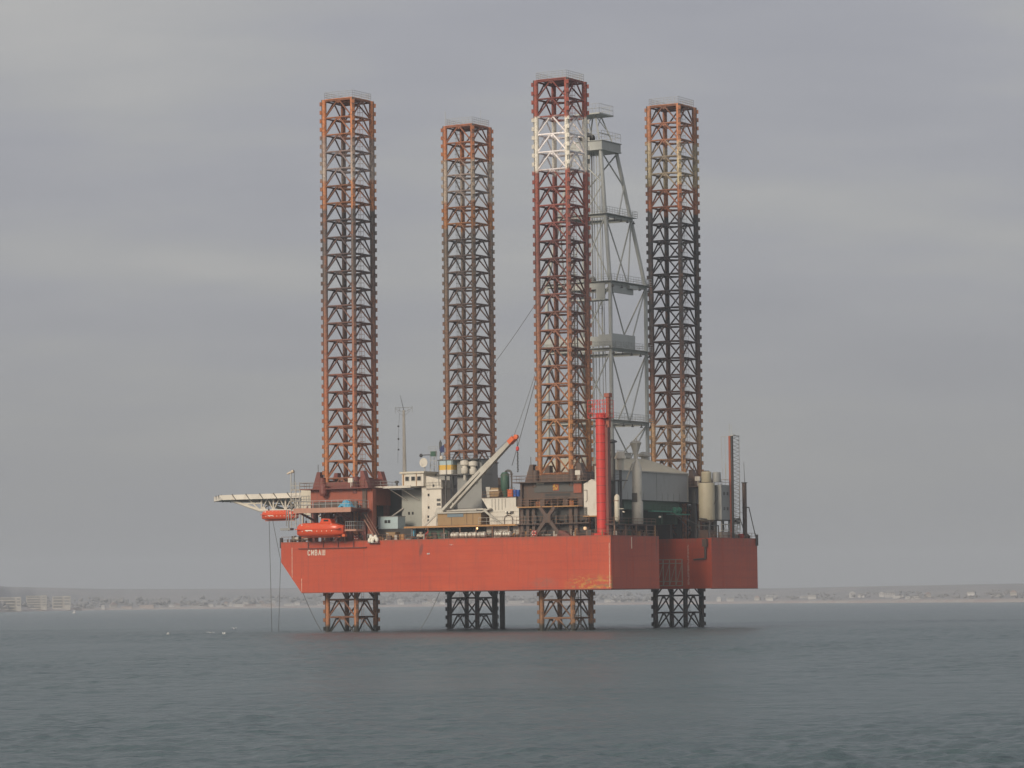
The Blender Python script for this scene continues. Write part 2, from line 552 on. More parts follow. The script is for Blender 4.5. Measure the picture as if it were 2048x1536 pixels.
    nt.l.new(col, b.inputs['Base Color'])
    b.inputs['Roughness'].default_value = 0.5
    bp = nt.add('ShaderNodeBump')
    bp.inputs['Strength'].default_value = 0.35
    bp.inputs['Distance'].default_value = 0.12
    nt.l.new(nt.noise(nt.mapping(tcn, scale=(0.5, 0.5, 0.7)), 1.0, 3, 0.5), bp.inputs['Height'])
    nt.l.new(bp.outputs[0], b.inputs['Normal'])
    return m


M['hull'] = hull_mat()

# ================================================================== SETTING: water
def water_mat():
    m, nt, b = new_mat('sea_water')
    g = nt.add('ShaderNodeNewGeometry').outputs['Position']
    big = nt.noise(nt.mapping(g, scale=(0.012, 0.03, 1)), 1.0, 4, 0.6)
    col = nt.mix(nt.mr(big, 0.35, 0.65), (0.050, 0.086, 0.094), (0.068, 0.104, 0.112))
    nt.l.new(col, b.inputs['Base Color'])
    b.inputs['IOR'].default_value = 1.333
    b.inputs['Roughness'].default_value = 0.27
    a1 = nt.noise(nt.mapping(g, scale=(0.8, 1.3, 1)), 2.2, 5, 0.62)
    a2 = nt.noise(nt.mapping(g, scale=(0.18, 0.30, 1), rot=(0, 0, 0.3)), 1.0, 4, 0.6)
    hgt = nt.math('ADD', nt.math('MULTIPLY', a1, 0.20), nt.math('MULTIPLY', a2, 0.9))
    bp = nt.add('ShaderNodeBump')
    bp.inputs['Strength'].default_value = 1.0
    bp.inputs['Distance'].default_value = 0.9
    nt.l.new(hgt, bp.inputs['Height'])
    nt.l.new(bp.outputs[0], b.inputs['Normal'])
    return m


M['water'] = water_mat()


def make_water():
    rng = np.random.default_rng(5)
    nc = 640
    ys = [62.0]
    while ys[-1] < 4600:
        y_ = ys[-1]
        ys.append(y_ + (min(y_ * y_ * 2.2e-5, 0.60) if y_ < 740 else y_ * y_ * 3.0e-5))
    Y = np.array(ys)
    nr = len(Y)
    dY = np.gradient(Y)
    s = np.linspace(-0.26, 0.26, nc)
    YY = np.repeat(Y[:, None], nc, 1)
    XX = YY * s[None, :]
    dX = Y * (s[1] - s[0])
    Z = np.zeros_like(XX)
    for i in range(80):
        lam = 0.5 * (7.0 / 0.5) ** (rng.random())
        ang = rng.normal(R(250), R(42))
        k = 2 * math.pi / lam
        kx, ky = k * math.cos(ang), k * math.sin(ang)
        amp = 0.0064 * lam ** 0.60 * rng.uniform(0.5, 1.4)
        fy = np.clip(2.0 - 4.0 * np.abs(dY) * abs(ky) / (2 * math.pi) * 1.0, 0, 1)
        fx = np.clip(2.0 - 4.0 * dX * abs(kx) / (2 * math.pi), 0, 1)
        Z += (amp * fy * fx)[:, None] * np.sin(kx * XX + ky * YY + rng.uniform(0, 6.28))
    # short steep wavelets scattered over the near sea
    for i in range(700):
        yc = 85 * (560 / 85.0) ** rng.random()
        xc = yc * rng.uniform(-0.2, 0.2)
        lam = rng.uniform(0.6, 1.5)
        wy_, wx_ = lam * 0.55, rng.uniform(0.4, 1.4)
        r0 = int(np.argmin(np.abs(Y - (yc - 3 * wy_))))
        r1 = int(np.argmin(np.abs(Y - (yc + 3 * wy_))))
        r0, r1 = min(r0, r1), max(r0, r1) + 1
        c0 = int(np.clip(((xc - 3 * wx_) / yc + 0.26) / 0.52 * nc, 0, nc - 1))
        c1 = int(np.clip(((xc + 3 * wx_) / yc + 0.26) / 0.52 * nc + 1, 1, nc))
        xx, yy = XX[r0:r1, c0:c1], YY[r0:r1, c0:c1]
        sl = rng.uniform(-0.35, 0.35)
        yr = yy - yc - sl * (xx - xc)
        Z[r0:r1, c0:c1] += 0.055 * lam * np.exp(-(yr / wy_) ** 2 - ((xx - xc) / wx_) ** 2)
    # gusts: patches of livelier water
    G = 0.75 + 0.45 * np.sin(XX * 0.045 + 1.3) * np.sin(YY * 0.021 + XX * 0.011) + 0.2 * np.sin(XX * 0.13 - YY * 0.06)
    Z = Z * np.clip(G, 0.3, 1.4)
    edge = np.clip((0.26 - np.abs(s)) / 0.035, 0, 1)
    Z = Z * (edge * edge * (3 - 2 * edge))[None, :]
    Z[0, :] = 0
    Z[-1, :] = 0
    verts = np.stack([XX, YY, Z], -1).reshape(-1, 3)
    idx = np.arange(nr * nc).reshape(nr, nc)
    F = np.stack([idx[:-1, :-1], idx[:-1, 1:], idx[1:, 1:], idx[1:, :-1]], -1).reshape(-1, 4)
    # four flat panels carry the sea on round the wave grid, sharing its outline
    n0 = len(verts)
    ym = float(Y[-1])
    ext = np.array([(-16.12, 62, 0), (16.12, 62, 0), (0.26 * ym, ym, 0), (-0.26 * ym, ym, 0),
                    (-9000, -3000, 0), (9000, -3000, 0), (9000, 7000, 0), (-9000, 7000, 0)], float)
    verts = np.concatenate([verts, ext])
    F = np.concatenate([F, n0 + np.array([[4, 5, 1, 0], [5, 6, 2, 1], [6, 7, 3, 2], [7, 4, 0, 3]])])
    me = bpy.data.meshes.new('water')
    me.vertices.add(len(verts))
    me.vertices.foreach_set('co', verts.astype(np.float32).ravel())
    me.loops.add(F.size)
    me.loops.foreach_set('vertex_index', F.astype(np.int32).ravel())
    me.polygons.add(len(F))
    me.polygons.foreach_set('loop_start', np.arange(0, F.size, 4, dtype=np.int32))
    me.polygons.foreach_set('loop_total', np.full(len(F), 4, dtype=np.int32))
    me.polygons.foreach_set('use_smooth', np.ones(len(F), dtype=bool))
    me.update(calc_edges=True)
    me.materials.append(M['water'])
    o = bpy.data.objects.new('water', me)
    COL.objects.link(o)
    tag(o, kind='structure')


make_water()

# ================================================================== SETTING: far shore
SHORE = [(-6000, 2500), (-2500, 2550), (-900, 2700), (-520, 2760), (-455, 2850), (-500, 3300), (-515, 3600), (-470, 3800), (-380, 3880), (-250, 3900),
         (0, 3700), (140, 3560), (260, 3400), (330, 2950), (400, 2600), (560, 2450), (1200, 2350), (6000, 2300)]


def shore_y(x):
    # shoreline as a function of bearing-like x (points are increasing in x apart from the headland)
    for (x0, y0), (x1, y1) in zip(SHORE[:-1], SHORE[1:]):
        if x0 <= x <= x1:
            t = (x - x0) / (x1 - x0)
            return y0 + (y1 - y0) * t
    return 3500


def hash_noise(x, y, s):
    return (math.sin(x / s * 1.7 + 2.1) * math.sin(y / s * 1.3 + 0.7) + 0.5 * math.sin(x / s * 4.1 + y / s * 2.3) + 0.25 * math.sin(x / s * 9.7 - y / s * 5.1 + 1)) / 1.75


# resample the shoreline by bearing so that the strips never fold
BR = [(-math.pi / 2 * 0.92) + i * (math.pi * 0.92) / 420 for i in range(421)]


def shore_r(b):
    """distance along bearing b (tan b = x/y)"""
    pts = [(math.atan2(x, y), math.hypot(x, y)) for x, y in SHORE]
    pts.sort()
    if b <= pts[0][0]:
        return pts[0][1]
    for (b0, r0), (b1, r1) in zip(pts[:-1], pts[1:]):
        if b0 <= b <= b1:
            t = (b - b0) / max(1e-9, b1 - b0)
            t = t * t * (3 - 2 * t)
            return r0 + (r1 - r0) * t
    return pts[-1][1]


def land_z(b, d, r):
    x, y = math.sin(b) * r, math.cos(b) * r
    k = math.degrees(b)
    u_ = max(0.0, min(1.0, (k + 1.0) / 4.0))
    u_ = u_ * u_ * (3 - 2 * u_)
    hill = (1 - u_) * (24 + 5 * max(-1, min(1, -k / 9)) + 2.5 * hash_noise(x, y, 520)) + u_ * (17.0 + 0.5 * hash_noise(x, y, 600))
    z = -1.0 + 3.2 * min(1, max(0, d) / 35)
    z += 4.0 * min(1, max(0, d - 60) / 260)
    t = min(1, max(0, d - 260) / 620)
    z += (hill - 5) * t * t * (3 - 2 * t)
    return z


def make_land():
    ds = [-20, 0, 15, 35, 60, 120, 200, 300, 420, 560, 700, 900, 1200, 1600, 2200]
    fine = [R(-12 + i * 24 / 260) for i in range(261)]
    bs = sorted(set([b for b in BR if abs(math.degrees(b)) > 12.2] + fine))
    V, F = [], []
    for b in bs:
        r0 = shore_r(b) + 6 * math.sin(b * 900) + 4 * math.sin(b * 2300)
        for d in ds:
            r = r0 + d
            V.append((math.sin(b) * r, math.cos(b) * r, land_z(b, d, r)))
    n = len(ds)
    for i in range(len(bs) - 1):
        for j in range(n - 1):
            F.append((i * n + j, (i + 1) * n + j, (i + 1) * n + j + 1, i * n + j + 1))
    me = bpy.data.meshes.new('hills')
    me.from_pydata(V, [], F)
    me.update()
    for p in me.polygons:
        p.use_smooth = True
    m, nt, b_ = new_mat('hazed_coast_ground')
    g = nt.add('ShaderNodeNewGeometry').outputs['Position']
    sp = nt.add('ShaderNodeSeparateXYZ')
    nt.l.new(g, sp.inputs[0])
    f1 = nt.noise(nt.mapping(g, scale=(1, 0.4, 1)), 0.012, 5, 0.65)
    veg = nt.ramp(f1, [(0.35, (0.20, 0.205, 0.215)), (0.5, (0.225, 0.225, 0.23)), (0.6, (0.26, 0.25, 0.25)), (0.7, (0.20, 0.20, 0.205))])  # low-contrast blue-grey puts distance haze into the ground colour
    sand = nt.mix(nt.mr(nt.noise(g, 0.03, 3), 0.4, 0.6), (0.36, 0.33, 0.30), (0.33, 0.27, 0.25))
    c = nt.mix(nt.mr(sp.outputs[2], 2.0, 3.6), sand, veg)
    nt.l.new(c, b_.inputs['Base Color'])
    b_.inputs['Roughness'].default_value = 1.0
    me.materials.append(m)
    o = bpy.data.objects.new('hills', me)
    COL.objects.link(o)
    tag(o, kind='structure')


make_land()


def place_on_land(b, d):
    r = shore_r(b) + d
    return Vector((math.sin(b) * r, math.cos(b) * r, land_z(b, d, r)))


# far-off woods: crowns of leaf clumps along the coast, one mass
def make_wood():
    rnd = random.Random(12)
    V, F = [], []

    def clump(c, r):
        o = len(V)
        t = (1 + 5 ** .5) / 2
        ico = [(-1, t, 0), (1, t, 0), (-1, -t, 0), (1, -t, 0), (0, -1, t), (0, 1, t), (0, -1, -t), (0, 1, -t), (t, 0, -1), (t, 0, 1), (-t, 0, -1), (-t, 0, 1)]
        fs = [(0, 11, 5), (0, 5, 1), (0, 1, 7), (0, 7, 10), (0, 10, 11), (1, 5, 9), (5, 11, 4), (11, 10, 2), (10, 7, 6), (7, 1, 8), (3, 9, 4), (3, 4, 2), (3, 2, 6),
              (3, 6, 8), (3, 8, 9), (4, 9, 5), (2, 4, 11), (6, 2, 10), (8, 6, 7), (9, 8, 1)]
        for v in ico:
            k = r / 1.9 * rnd.uniform(0.65, 1.35)
            V.append((c[0] + v[0] * k, c[1] + v[1] * k, c[2] + v[2] * k * 0.85))
        F.extend(tuple(i + o for i in f) for f in fs)

    for i in range(1500):
        b = R(rnd.uniform(-14, 12.5))
        k = math.degrees(b)
        d = rnd.choice((90, 130, 190, 260, 340, 420)) + rnd.uniform(-40, 40)
        if hash_noise(k * 100, d * 0.6, 70) < -0.10 and rnd.random() < 0.75:
            continue
        if k > 2.5 and rnd.random() < 0.5:
            continue
        p = place_on_land(b, d)
        h = rnd.uniform(3, 7.5) * (1.0 if k < 2.5 else 0.55)
        for j in range(rnd.randint(3, 5)):
            clump((p.x + rnd.uniform(-5, 5), p.y + rnd.uniform(-5, 5), p.z + h * rnd.uniform(0.35, 0.85)), rnd.uniform(1.4, 3.0) * h / 7)
    me = bpy.data.meshes.new('shoreline_wood')
    me.from_pydata(V, [], F)
    me.update()
    m, nt, b_ = new_mat('hazed_winter_foliage')
    g = nt.add('ShaderNodeNewGeometry').outputs['Position']
    c = nt.ramp(nt.noise(g, 0.05, 4, 0.6), [(0.35, (0.19, 0.19, 0.20)), (0.5, (0.205, 0.205, 0.21)), (0.65, (0.225, 0.22, 0.22))])  # narrow grey range paints haze into the trees
    nt.l.new(c, b_.inputs['Base Color'])
    b_.inputs['Roughness'].default_value = 1.0
    me.materials.append(m)
    o = bpy.data.objects.new('shoreline_wood', me)
    COL.objects.link(o)
    tag(o, 'bare trees in painted haze grey covering the far shore in one mass', 'wood', kind='stuff')


make_wood()


def wthing(name, label, cat, loc, rz=0.0, group=None):
    o = bpy.data.objects.new(name, None)
    COL.objects.link(o)
    o.location = loc
    o.rotation_euler = (0, 0, rz)
    BASE[o.name] = Vector((0, 0, 0))
    return tag(o, label, cat, group)


# ---- far hotels at the left: stepped blocks with balcony bands
M['hotel'] = paint('hotel_plaster', (0.46, 0.435, 0.39), (0.45, 0.38, 0.3), 0.25, scale=0.1)
M['hotel_shade'] = paint('balcony_shade', (0.18, 0.18, 0.18), (0.15, 0.14, 0.12), 0.2, scale=0.1)  # dark tone painted for balcony shade, shared with the windows


def hotel(label, b, d, w, floors, wing, flip=1, size=1.0):
    p = place_on_land(R(b), d)
    t = wthing('hotel_block', label, 'hotel', p - Vector((0, 0, 1.2)), -R(b) * 1.0, 'pale hotel blocks on the far shore')
    fh = 3.0 * size
    H = floors * fh + 1.2
    body = MB().box(-w / 2, w / 2, 0, 12, 0, H)
    build(body, 'wall', M['hotel'], t)
    build(MB().box(-w / 2 - .4, w / 2 + .4, -.4, 12.4, H, H + .6), 'roof', M['hotel'], t)
    tx = flip * (w / 2 + wing / 2)
    H2 = H + 1.0
    build(MB().box(tx - wing / 2 + 0.05, tx + wing / 2, -2.5, 11, 0, H2), 'stair_tower', M['hotel'], t)
    for k in range(floors):
        z0 = 1.2 + k * fh
        wn = build(MB().box(-w / 2 + 1, w / 2 - 1, -0.35, -0.01, z0 + 1.15, z0 + fh - .35), 'balcony_shade', M['hotel_shade'], t)  # dark panel paints the shade between balconies
        build(MB().box(-w / 2 + .5, w / 2 - .5, -1.6, -0.02, z0 + .0, z0 + 1.1), 'balcony', M['hotel'], t)
        if k:
            build(MB().box(tx - wing / 2 + 1, tx + wing / 2 - 1, -2.85, -2.51, z0 + 1.3, z0 + fh - .5), 'window_band', M['hotel_shade'], t)


hotel('pale hotel block cut off by the left edge of the view', -8.72, 30, 17, 4, 5, 1, 1.0)
hotel('pale five storey hotel block, middle one of the three', -8.27, 70, 16, 5, 6, 1, 0.92)
hotel('pale hotel block with twin bright towers, rightmost of the three', -7.86, 60, 12, 4, 8, 1, 1.1)
# ---- beach pavilions and houses; low-contrast wall and roof colours stand in for haze
HM = [paint('house_wall_cream', (0.38, 0.36, 0.335), (0.4, 0.3, 0.25), 0.2, scale=0.2), paint('house_wall_white', (0.45, 0.445, 0.44), (0.5, 0.45, 0.4), 0.15, scale=0.2),
      paint('house_wall_pink', (0.36, 0.31, 0.29), (0.35, 0.25, 0.2), 0.2, scale=0.2)]
RM = [paint('roof_red', (0.26, 0.20, 0.19), (0.2, 0.1, 0.08), 0.2, scale=0.2), paint('roof_grey', (0.22, 0.22, 0.22), (0.15, 0.15, 0.14), 0.2, scale=0.2),
      paint('roof_white', (0.42, 0.42, 0.42), (0.4, 0.4, 0.38), 0.2, scale=0.2)]


def house_proto(kind, w, dp, h, rh, wm, rm, label, group, nwin):
    t = wthing('house', label, 'house', (0, 0, 0), 0, group)
    build(MB().box(-w / 2, w / 2, 0, dp, -1.5, h), 'wall', wm, t)
    if kind == 'gable':
        r = MB().prism([(-w / 2 - .4, h), (w / 2 + .4, h), (0, h + rh)], -.4, dp + .4)
    elif kind == 'hip':
        r = MB().poly([(-w / 2 - .5, -.5, h), (w / 2 + .5, -.5, h), (w / 2 + .5, dp + .5, h), (-w / 2 - .5, dp + .5, h), (-w / 5, dp / 2, h + rh), (w / 5, dp / 2, h + rh)],
                      [(0, 1, 5, 4), (1, 2, 5), (2, 3, 4, 5), (3, 0, 4), (0, 3, 2, 1)])
    else:
        r = MB().box(-w / 2 - .3, w / 2 + .3, -.3, dp + .3, h, h + rh)
    build(r, 'roof', rm, t)
    for i in range(nwin):
        x = -w / 2 + w * (i + .5) / nwin
        build(MB().box(x - .7, x + .7, -.12, -.01, h - 2.1, h - .7), 'window', M['hotel_shade'], t)
    return t


GR = 'small houses along the far shore'
protos = [house_proto('gable', 8, 9, 4.6, 3.0, HM[0], RM[0], 'small far cream house with a red gable roof', GR, 3),
          house_proto('hip', 11, 9, 5.4, 2.6, HM[1], RM[1], 'small far white house with a grey hipped roof', GR, 4),
          house_proto('flat', 16, 8, 3.2, 0.4, HM[1], RM[2], 'long low far white building with a flat roof', GR, 5),
          house_proto('gable', 7, 8, 6.4, 2.4, HM[1], RM[2], 'tall narrow far white house with a pale gable', GR, 2),
          house_proto('flat', 20, 9, 3.6, 0.4, HM[2], RM[0], 'long low far pinkish building by the beach', GR, 5)]
rnd = random.Random(3)
spots = []
# (px bearing from the photo in the 2048 px frame, distance inland, prototype)
for u, d, k in ((150, 20, 4), (176, 30, 2), (203, 25, 3), (225, 60, 0), (160, 150, 1), (250, 40, 4), (290, 45, 4), (325, 60, 2), (340, 90, 1), (352, 50, 0), (390, 60, 2),
                (405, 120, 3), (418, 70, 1), (436, 60, 2), (448, 140, 0), (458, 80, 3), (474, 60, 2), (490, 110, 1), (497, 50, 4), (508, 70, 2), (520, 150, 0), (532, 60, 4),
                (545, 100, 3), (575, 60, 2), (590, 120, 1), (640, 90, 1), (646, 150, 3), (760, 70, 2), (795, 120, 3), (798, 80, 1), (850, 90, 2), (856, 150, 0), (866, 100, 3), (880, 60, 1),
                (1025, 80, 2), (1040, 140, 1), (1065, 140, 2), (1210, 100, 1), (1222, 160, 3), (1240, 120, 2), (1262, 80, 0), (1290, 150, 1),
                (1432, 60, 3), (1456, 80, 1), (1508, 120, 0), (1530, 160, 3), (1533, 90, 1), (1540, 300, 2), (1605, 250, 2), (1618, 150, 1), (1700, 230, 3), (1716, 230, 1), (1757, 240, 3),
                (1774, 220, 1), (1790, 170, 2), (1820, 120, 2), (1850, 200, 0), (1935, 260, 1), (1990, 200, 2), (2020, 240, 0)):
    spots.append((math.atan((u - 1024) / 6600.0), d + rnd.uniform(-10, 10), k))
used = set()
for b, d, k in spots:
    o = protos[k] if k not in used else copy_tree(protos[k])
    used.add(k)
    o.location = place_on_land(b, d)
    o.rotation_euler = (0, 0, -b + rnd.uniform(-.35, .35))
    s_ = rnd.uniform(0.55, 0.9)
    o.scale = (s_, s_, s_)

# a mooring buoy and gulls
def world_single(mb, name, mat, loc, label, cat, rz=0, group=None, smooth=True):
    o = build(mb, name, mat, None, base=(0, 0, 0), smooth=smooth)
    o.location = loc
    o.rotation_euler = (0, 0, rz)
    return tag(o, label, cat, group)


by = MB().lathe((0, 0, -.6), [(0.3, 0), (1.3, .3), (1.4, 1.0), (0.9, 1.7), (0.35, 2.4), (0.25, 3.0)], n=14)
world_single(by, 'mooring_buoy', HM[1], (-310, 2330, 0), 'white mooring buoy floating off the hotels at the far left', 'buoy')


def gull_mb(spread=0.7, flap=0.18):
    m = MB()
    m.lathe((0, 0, 0), [(0.015, -.26), (0.05, -.18), (0.075, -.02), (0.07, .10), (0.045, .18), (0.04, .23), (0.012, .29)], n=8, axis='x')
    for s in (-1, 1):
        P = [(0.09, s * .05, .02), (-.09, s * .05, .02), (0.13, s * .32 * spread / .7, flap), (-.06, s * .32 * spread / .7, flap), (-.02, s * spread, flap * .55), (-.07, s * spread, flap * .5)]
        P2 = [(x, y, z - .018) for x, y, z in P]
        m.poly(P + P2, [(0, 1, 3, 2), (2, 3, 5, 4), (6, 8, 9, 7), (8, 10, 11, 9), (0, 2, 8, 6), (2, 4, 10, 8), (1, 7, 9, 3), (3, 9, 11, 5), (4, 5, 11, 10), (0, 6, 7, 1)])
    m.poly([(-.24, -.02, 0), (-.24, .02, 0), (-.36, .05, 0), (-.36, -.05, 0), (-.3, 0, .015)], [(0, 1, 4), (1, 2, 4), (2, 3, 4), (3, 0, 4), (0, 3, 2, 1)])
    return m


gm = paint('gull_feathers', (0.82, 0.81, 0.78), (0.5, 0.5, 0.5), 0.15, scale=3)
for (loc, rz, sc_, lab) in (((-14.5, 560, 13.4), 0.4, 1.35, 'white gull flying in front of the red hull, lower of the two'),
                            ((-10.6, 560, 14.9), 2.4, 1.0, 'pale gull flying in front of the red hull, upper of the two'),
                            ((-44.0, 420, 1.6), 0.2, 1.0, 'gull low over the sea, leftmost of the four left of the rig'),
                            ((-38.6, 420, 1.7), 1.2, 1.1, 'gull low over the sea, second from the left of the four'),
                            ((-36.9, 420, 1.55), 2.8, 1.1, 'gull low over the sea, third from the left of the four'),
                            ((-35.6, 420, 2.2), 0.9, 0.9, 'gull over the sea nearest the rig, rightmost of the four')):
    o = world_single(gull_mb(flap=random.uniform(.1, .3)), 'gull', gm, loc, lab, 'bird', rz, 'gulls', smooth=False)
    o.scale = (sc_ * .75,) * 3

# ================================================================== THE RIG: hull
ZD, ZB, LX, BY = 16.45, 7.24, 69.85, 56.5
SX0, SY0, SY1 = 46.0, 17.58, 37.82
hull = thing('platform_hull', 'long red steel barge hull of the jack-up rig raised above the sea', 'rig hull', (0, 0, 0))


def hull_shell():
    top = [(0, 0), (LX, 0), (LX, SY0), (SX0, SY0), (SX0, SY1), (LX, SY1), (LX, BY), (0, BY)]
    V = [(x, y, ZD) for x, y in top] + [(4.5 if x == 0 else x, y, ZB) for x, y in top] + [(0, 0, 12.9), (0, BY, 12.9)]
    F = [tuple(range(8)), tuple(range(15, 7, -1)), (0, 16, 8, 9, 1), (1, 9, 10, 2), (2, 10, 11, 3), (3, 11, 12, 4), (4, 12, 13, 5), (5, 13, 14, 6),
         (6, 14, 15, 17, 7), (7, 17, 16, 0), (16, 17, 15, 8)]
    return MB().poly(V, F)


build(hull_shell(), 'hull_shell', M['hull'], hull)
# bottom rubbing strake, deck edge
e = MB()
e.box(4.6, LX + .03, -.05, 0.25, ZB - .10, ZB + .05)
e.box(LX - .2, LX + .06, 0, SY0, ZB - .12, ZB + .03)
e.box(LX - .2, LX + .06, SY1, BY, ZB - .12, ZB + .03)
build(e, 'bottom_edge', M['redbrown'], hull)
e = MB()
e.box(-.03, LX + .04, -.04, .12, ZD - .02, ZD + .14)
e.box(LX - .1, LX + .05, 0.13, SY0, ZD - .02, ZD + .14)
e.box(LX - .1, LX + .05, SY1, BY, ZD - .02, ZD + .14)
build(e, 'deck_edge', M['redhouse'], hull)
# guard rail round the deck
r = MB().rail([(0, .2, ZD), (6, .2, ZD)]).rail([(17.5, .25, ZD), (LX - .2, .25, ZD), (LX - .2, SY0 - .2, ZD)])
r.rail([(LX - .2, SY1 + .2, ZD), (LX - .2, BY - .2, ZD)])
build(r, 'guard_rail', M['rustrail'], hull)
# name in strokes
L = MB()
H_ = 0.90
zb, x0 = 14.12, 6.05


def stroke(m, a, b, w_=0.17):
    m.beam((a[0], -.035, a[1]), (b[0], -.035, b[1]), 0.05, w_, up=(0, 1, 0)) if False else m.poly(*stroke_poly(a, b, w_))


def stroke_poly(a, b, w_):
    A, B = Vector((a[0], 0, a[1])), Vector((b[0], 0, b[1]))
    d = (B - A).normalized()
    n = Vector((-d.z, 0, d.x)) * w_ / 2
    A, B = A - d * w_ * .3, B + d * w_ * .3
    P = [A - n, B - n, B + n, A + n]
    P = [(p.x, -.05, p.z) for p in P] + [(p.x, -.003, p.z) for p in P]
    return P, [(0, 1, 2, 3), (7, 6, 5, 4), (0, 4, 5, 1), (1, 5, 6, 2), (2, 6, 7, 3), (3, 7, 4, 0)]


def glyph(m, ox, oz, segs, s=H_, w_=0.17, xs=1.0):
    for (a, b, c, d) in segs:
        stroke(m, (ox + a * s * xs, oz + b * s), (ox + c * s * xs, oz + d * s), w_)


G_S = [(.62, .82, .42, 1), (.42, 1, .18, 1), (.18, 1, 0, .8), (0, .8, 0, .2), (0, .2, .18, 0), (.18, 0, .42, 0), (.42, 0, .62, .18)]
G_I = [(0, 0, 0, 1), (.62, 0, .62, 1), (0, .08, .62, .92)]
G_V = [(0, 0, 0, 1), (0, 1, .42, 1), (.42, 1, .55, .82), (.55, .82, .55, .65), (.55, .65, .42, .52), (0, .52, .42, .52), (.42, .52, .6, .38), (.6, .38, .6, .15), (.6, .15, .42, 0), (.42, 0, 0, 0)]
G_A = [(0, 0, .32, 1), (.32, 1, .64, 0), (.13, .36, .51, .36)]
G_SH = [(0, 0, 0, 1), (.4, 0, .4, 1), (.8, 0, .8, 1), (0, 0, .8, 0)]
xo = x0
for g_, adv in ((G_S, .86), (G_I, .90), (G_V, .88), (G_A, .86), (G_SH, 1.0)):
    glyph(L, xo, zb, g_, w_=0.12 if g_ is G_SH else 0.16, xs=.82 if g_ is G_SH else .78)
    xo += adv * H_ * 1.0
build(L, 'name_lettering', M['letter'], hull)
# draft scales: small figures one above the other
DG = {'0': [(0, 0, 0, 1), (0, 1, .5, 1), (.5, 1, .5, 0), (.5, 0, 0, 0)], '2': [(0, 1, .5, 1), (.5, 1, .5, .5), (.5, .5, 0, .5), (0, .5, 0, 0), (0, 0, .5, 0)],
      '4': [(0, 1, 0, .5), (0, .5, .5, .5), (.5, 1, .5, 0)], '6': [(.5, 1, 0, 1), (0, 1, 0, 0), (0, 0, .5, 0), (.5, 0, .5, .5), (.5, .5, 0, .5)],
      '8': [(0, 0, 0, 1), (0, 1, .5, 1), (.5, 1, .5, 0), (.5, 0, 0, 0), (0, .5, .5, .5)]}


def draft(x, z0, z1, step=0.24, s=.14, yface=None, name='draft_marks'):
    m = MB()
    zz, i = z0, 0
    while zz < z1:
        glyph(m, x, zz, DG['02468'[i % 5]], s=s, w_=0.045)
        zz += step
        i += 1
    if yface is not None:
        m.v = [(a, b + yface, c) for a, b, c in m.v]
    build(m, name, M['draft'], hull)


draft(2.45, 10.1, 15.6)
draft(4.55, 7.5, 9.9)
draft(LX - .32, 7.6, 15.2)
draft(64.9, 8.0, 15.4, step=0.62, s=.44, yface=SY1, name='draft_figures')
# rows of small pipes, valves and boxes behind the near rail
rr = random.Random(31)
for mm, nm in (('brown', 'deck_pipework'), ('dullwhite', 'deck_vents'), ('orange_line', 'deck_valves'), ('darkgrey', 'deck_lockers')):
    m = MB()
    for k in range(30):
        x = rr.uniform(17.5, 69.0)
        y = rr.uniform(.7, 2.0)
        if 35.8 < x < 49.8:
            y = rr.uniform(2.2, 3.0)
        h = rr.uniform(.4, 1.5)
        q_ = rr.random()
        if q_ < .4:
            m.cyl((x, y, ZD), (x, y, ZD + h), rr.uniform(.06, .16), n=7)
            m.cyl((x, y, ZD + h), (x + rr.uniform(-.5, .5), y, ZD + h), .09, n=6)
        elif q_ < .75:
            m.box(x - rr.uniform(.1, .45), x + rr.uniform(.1, .45), y, y + .4, ZD, ZD + h * .8)
        else:
            m.cyl((x, y, ZD + h * .5), (x + rr.uniform(.8, 2.4), y, ZD + h * .5), .08, n=6)
    o = build(m, nm, M[mm], hull)
    o['kind'] = 'stuff'
# strip fender under the name, discharge pipe, stern ladders
f = MB().box(4.0, 19.0, -.32, -.003, 15.28, 15.42)
for xx in (6.2, 9.5, 12.8, 16.2):
    f.beam((xx, -.18, 15.4), (xx, -.12, ZD), .14)
build(f, 'fender_bar', M['redbrown'], hull)
pp = MB().cyl((68.75, SY1 - .35, 16.4), (68.75, SY1 - .35, 12.7), .22).cyl((68.75, SY1 - .35, 12.7), (66.3, SY1 - .35, 12.55), .16).box(68.3, 69.2, SY1 - .75, SY1 - .003, 14.9, 16.3)
build(pp, 'slot_pipe', M['brown'], hull)
fr = MB()
for zz in (7.8, 8.6, 11.9, 12.6):
    fr.beam((SX0 + 8, 36.2, zz), (64.6, 36.2, zz), .16)
for i in range(9):
    x = SX0 + 8 + i * 1.32
    fr.beam((x, 36.2, 7.8), (x, 36.2, 12.6), .16)
    if i < 8:
        fr.beam((x, 36.2, 7.8), (x + 1.32, 36.2, 11.9), .09)
build(fr, 'slot_access_frame', M['slotframe'], hull)
for k in range(8):
    if not (SY0 - 1 < 1 + k * 6.9 < SY1 + .5):
        build(MB().box(LX + .003, LX + .03, 1.0 + k * 6.9, 1.04 + k * 6.9, ZB + .1, ZD - .1), 'weld_bead', M['hull'], hull)
rs = MB().box(LX + .01, LX + .09, 7.35, 7.5, 14.3, 16.3)
build(rs, 'paint_run', M['draft'], hull)
pnl = MB().box(65.9, 69.6, SY1 - .05, SY1 - .003, 7.9, 8.05).box(69.55, 69.7, SY1 - .05, SY1 - .003, 7.9, 16.2)
build(pnl, 'fender_frame', M['hull'], hull)
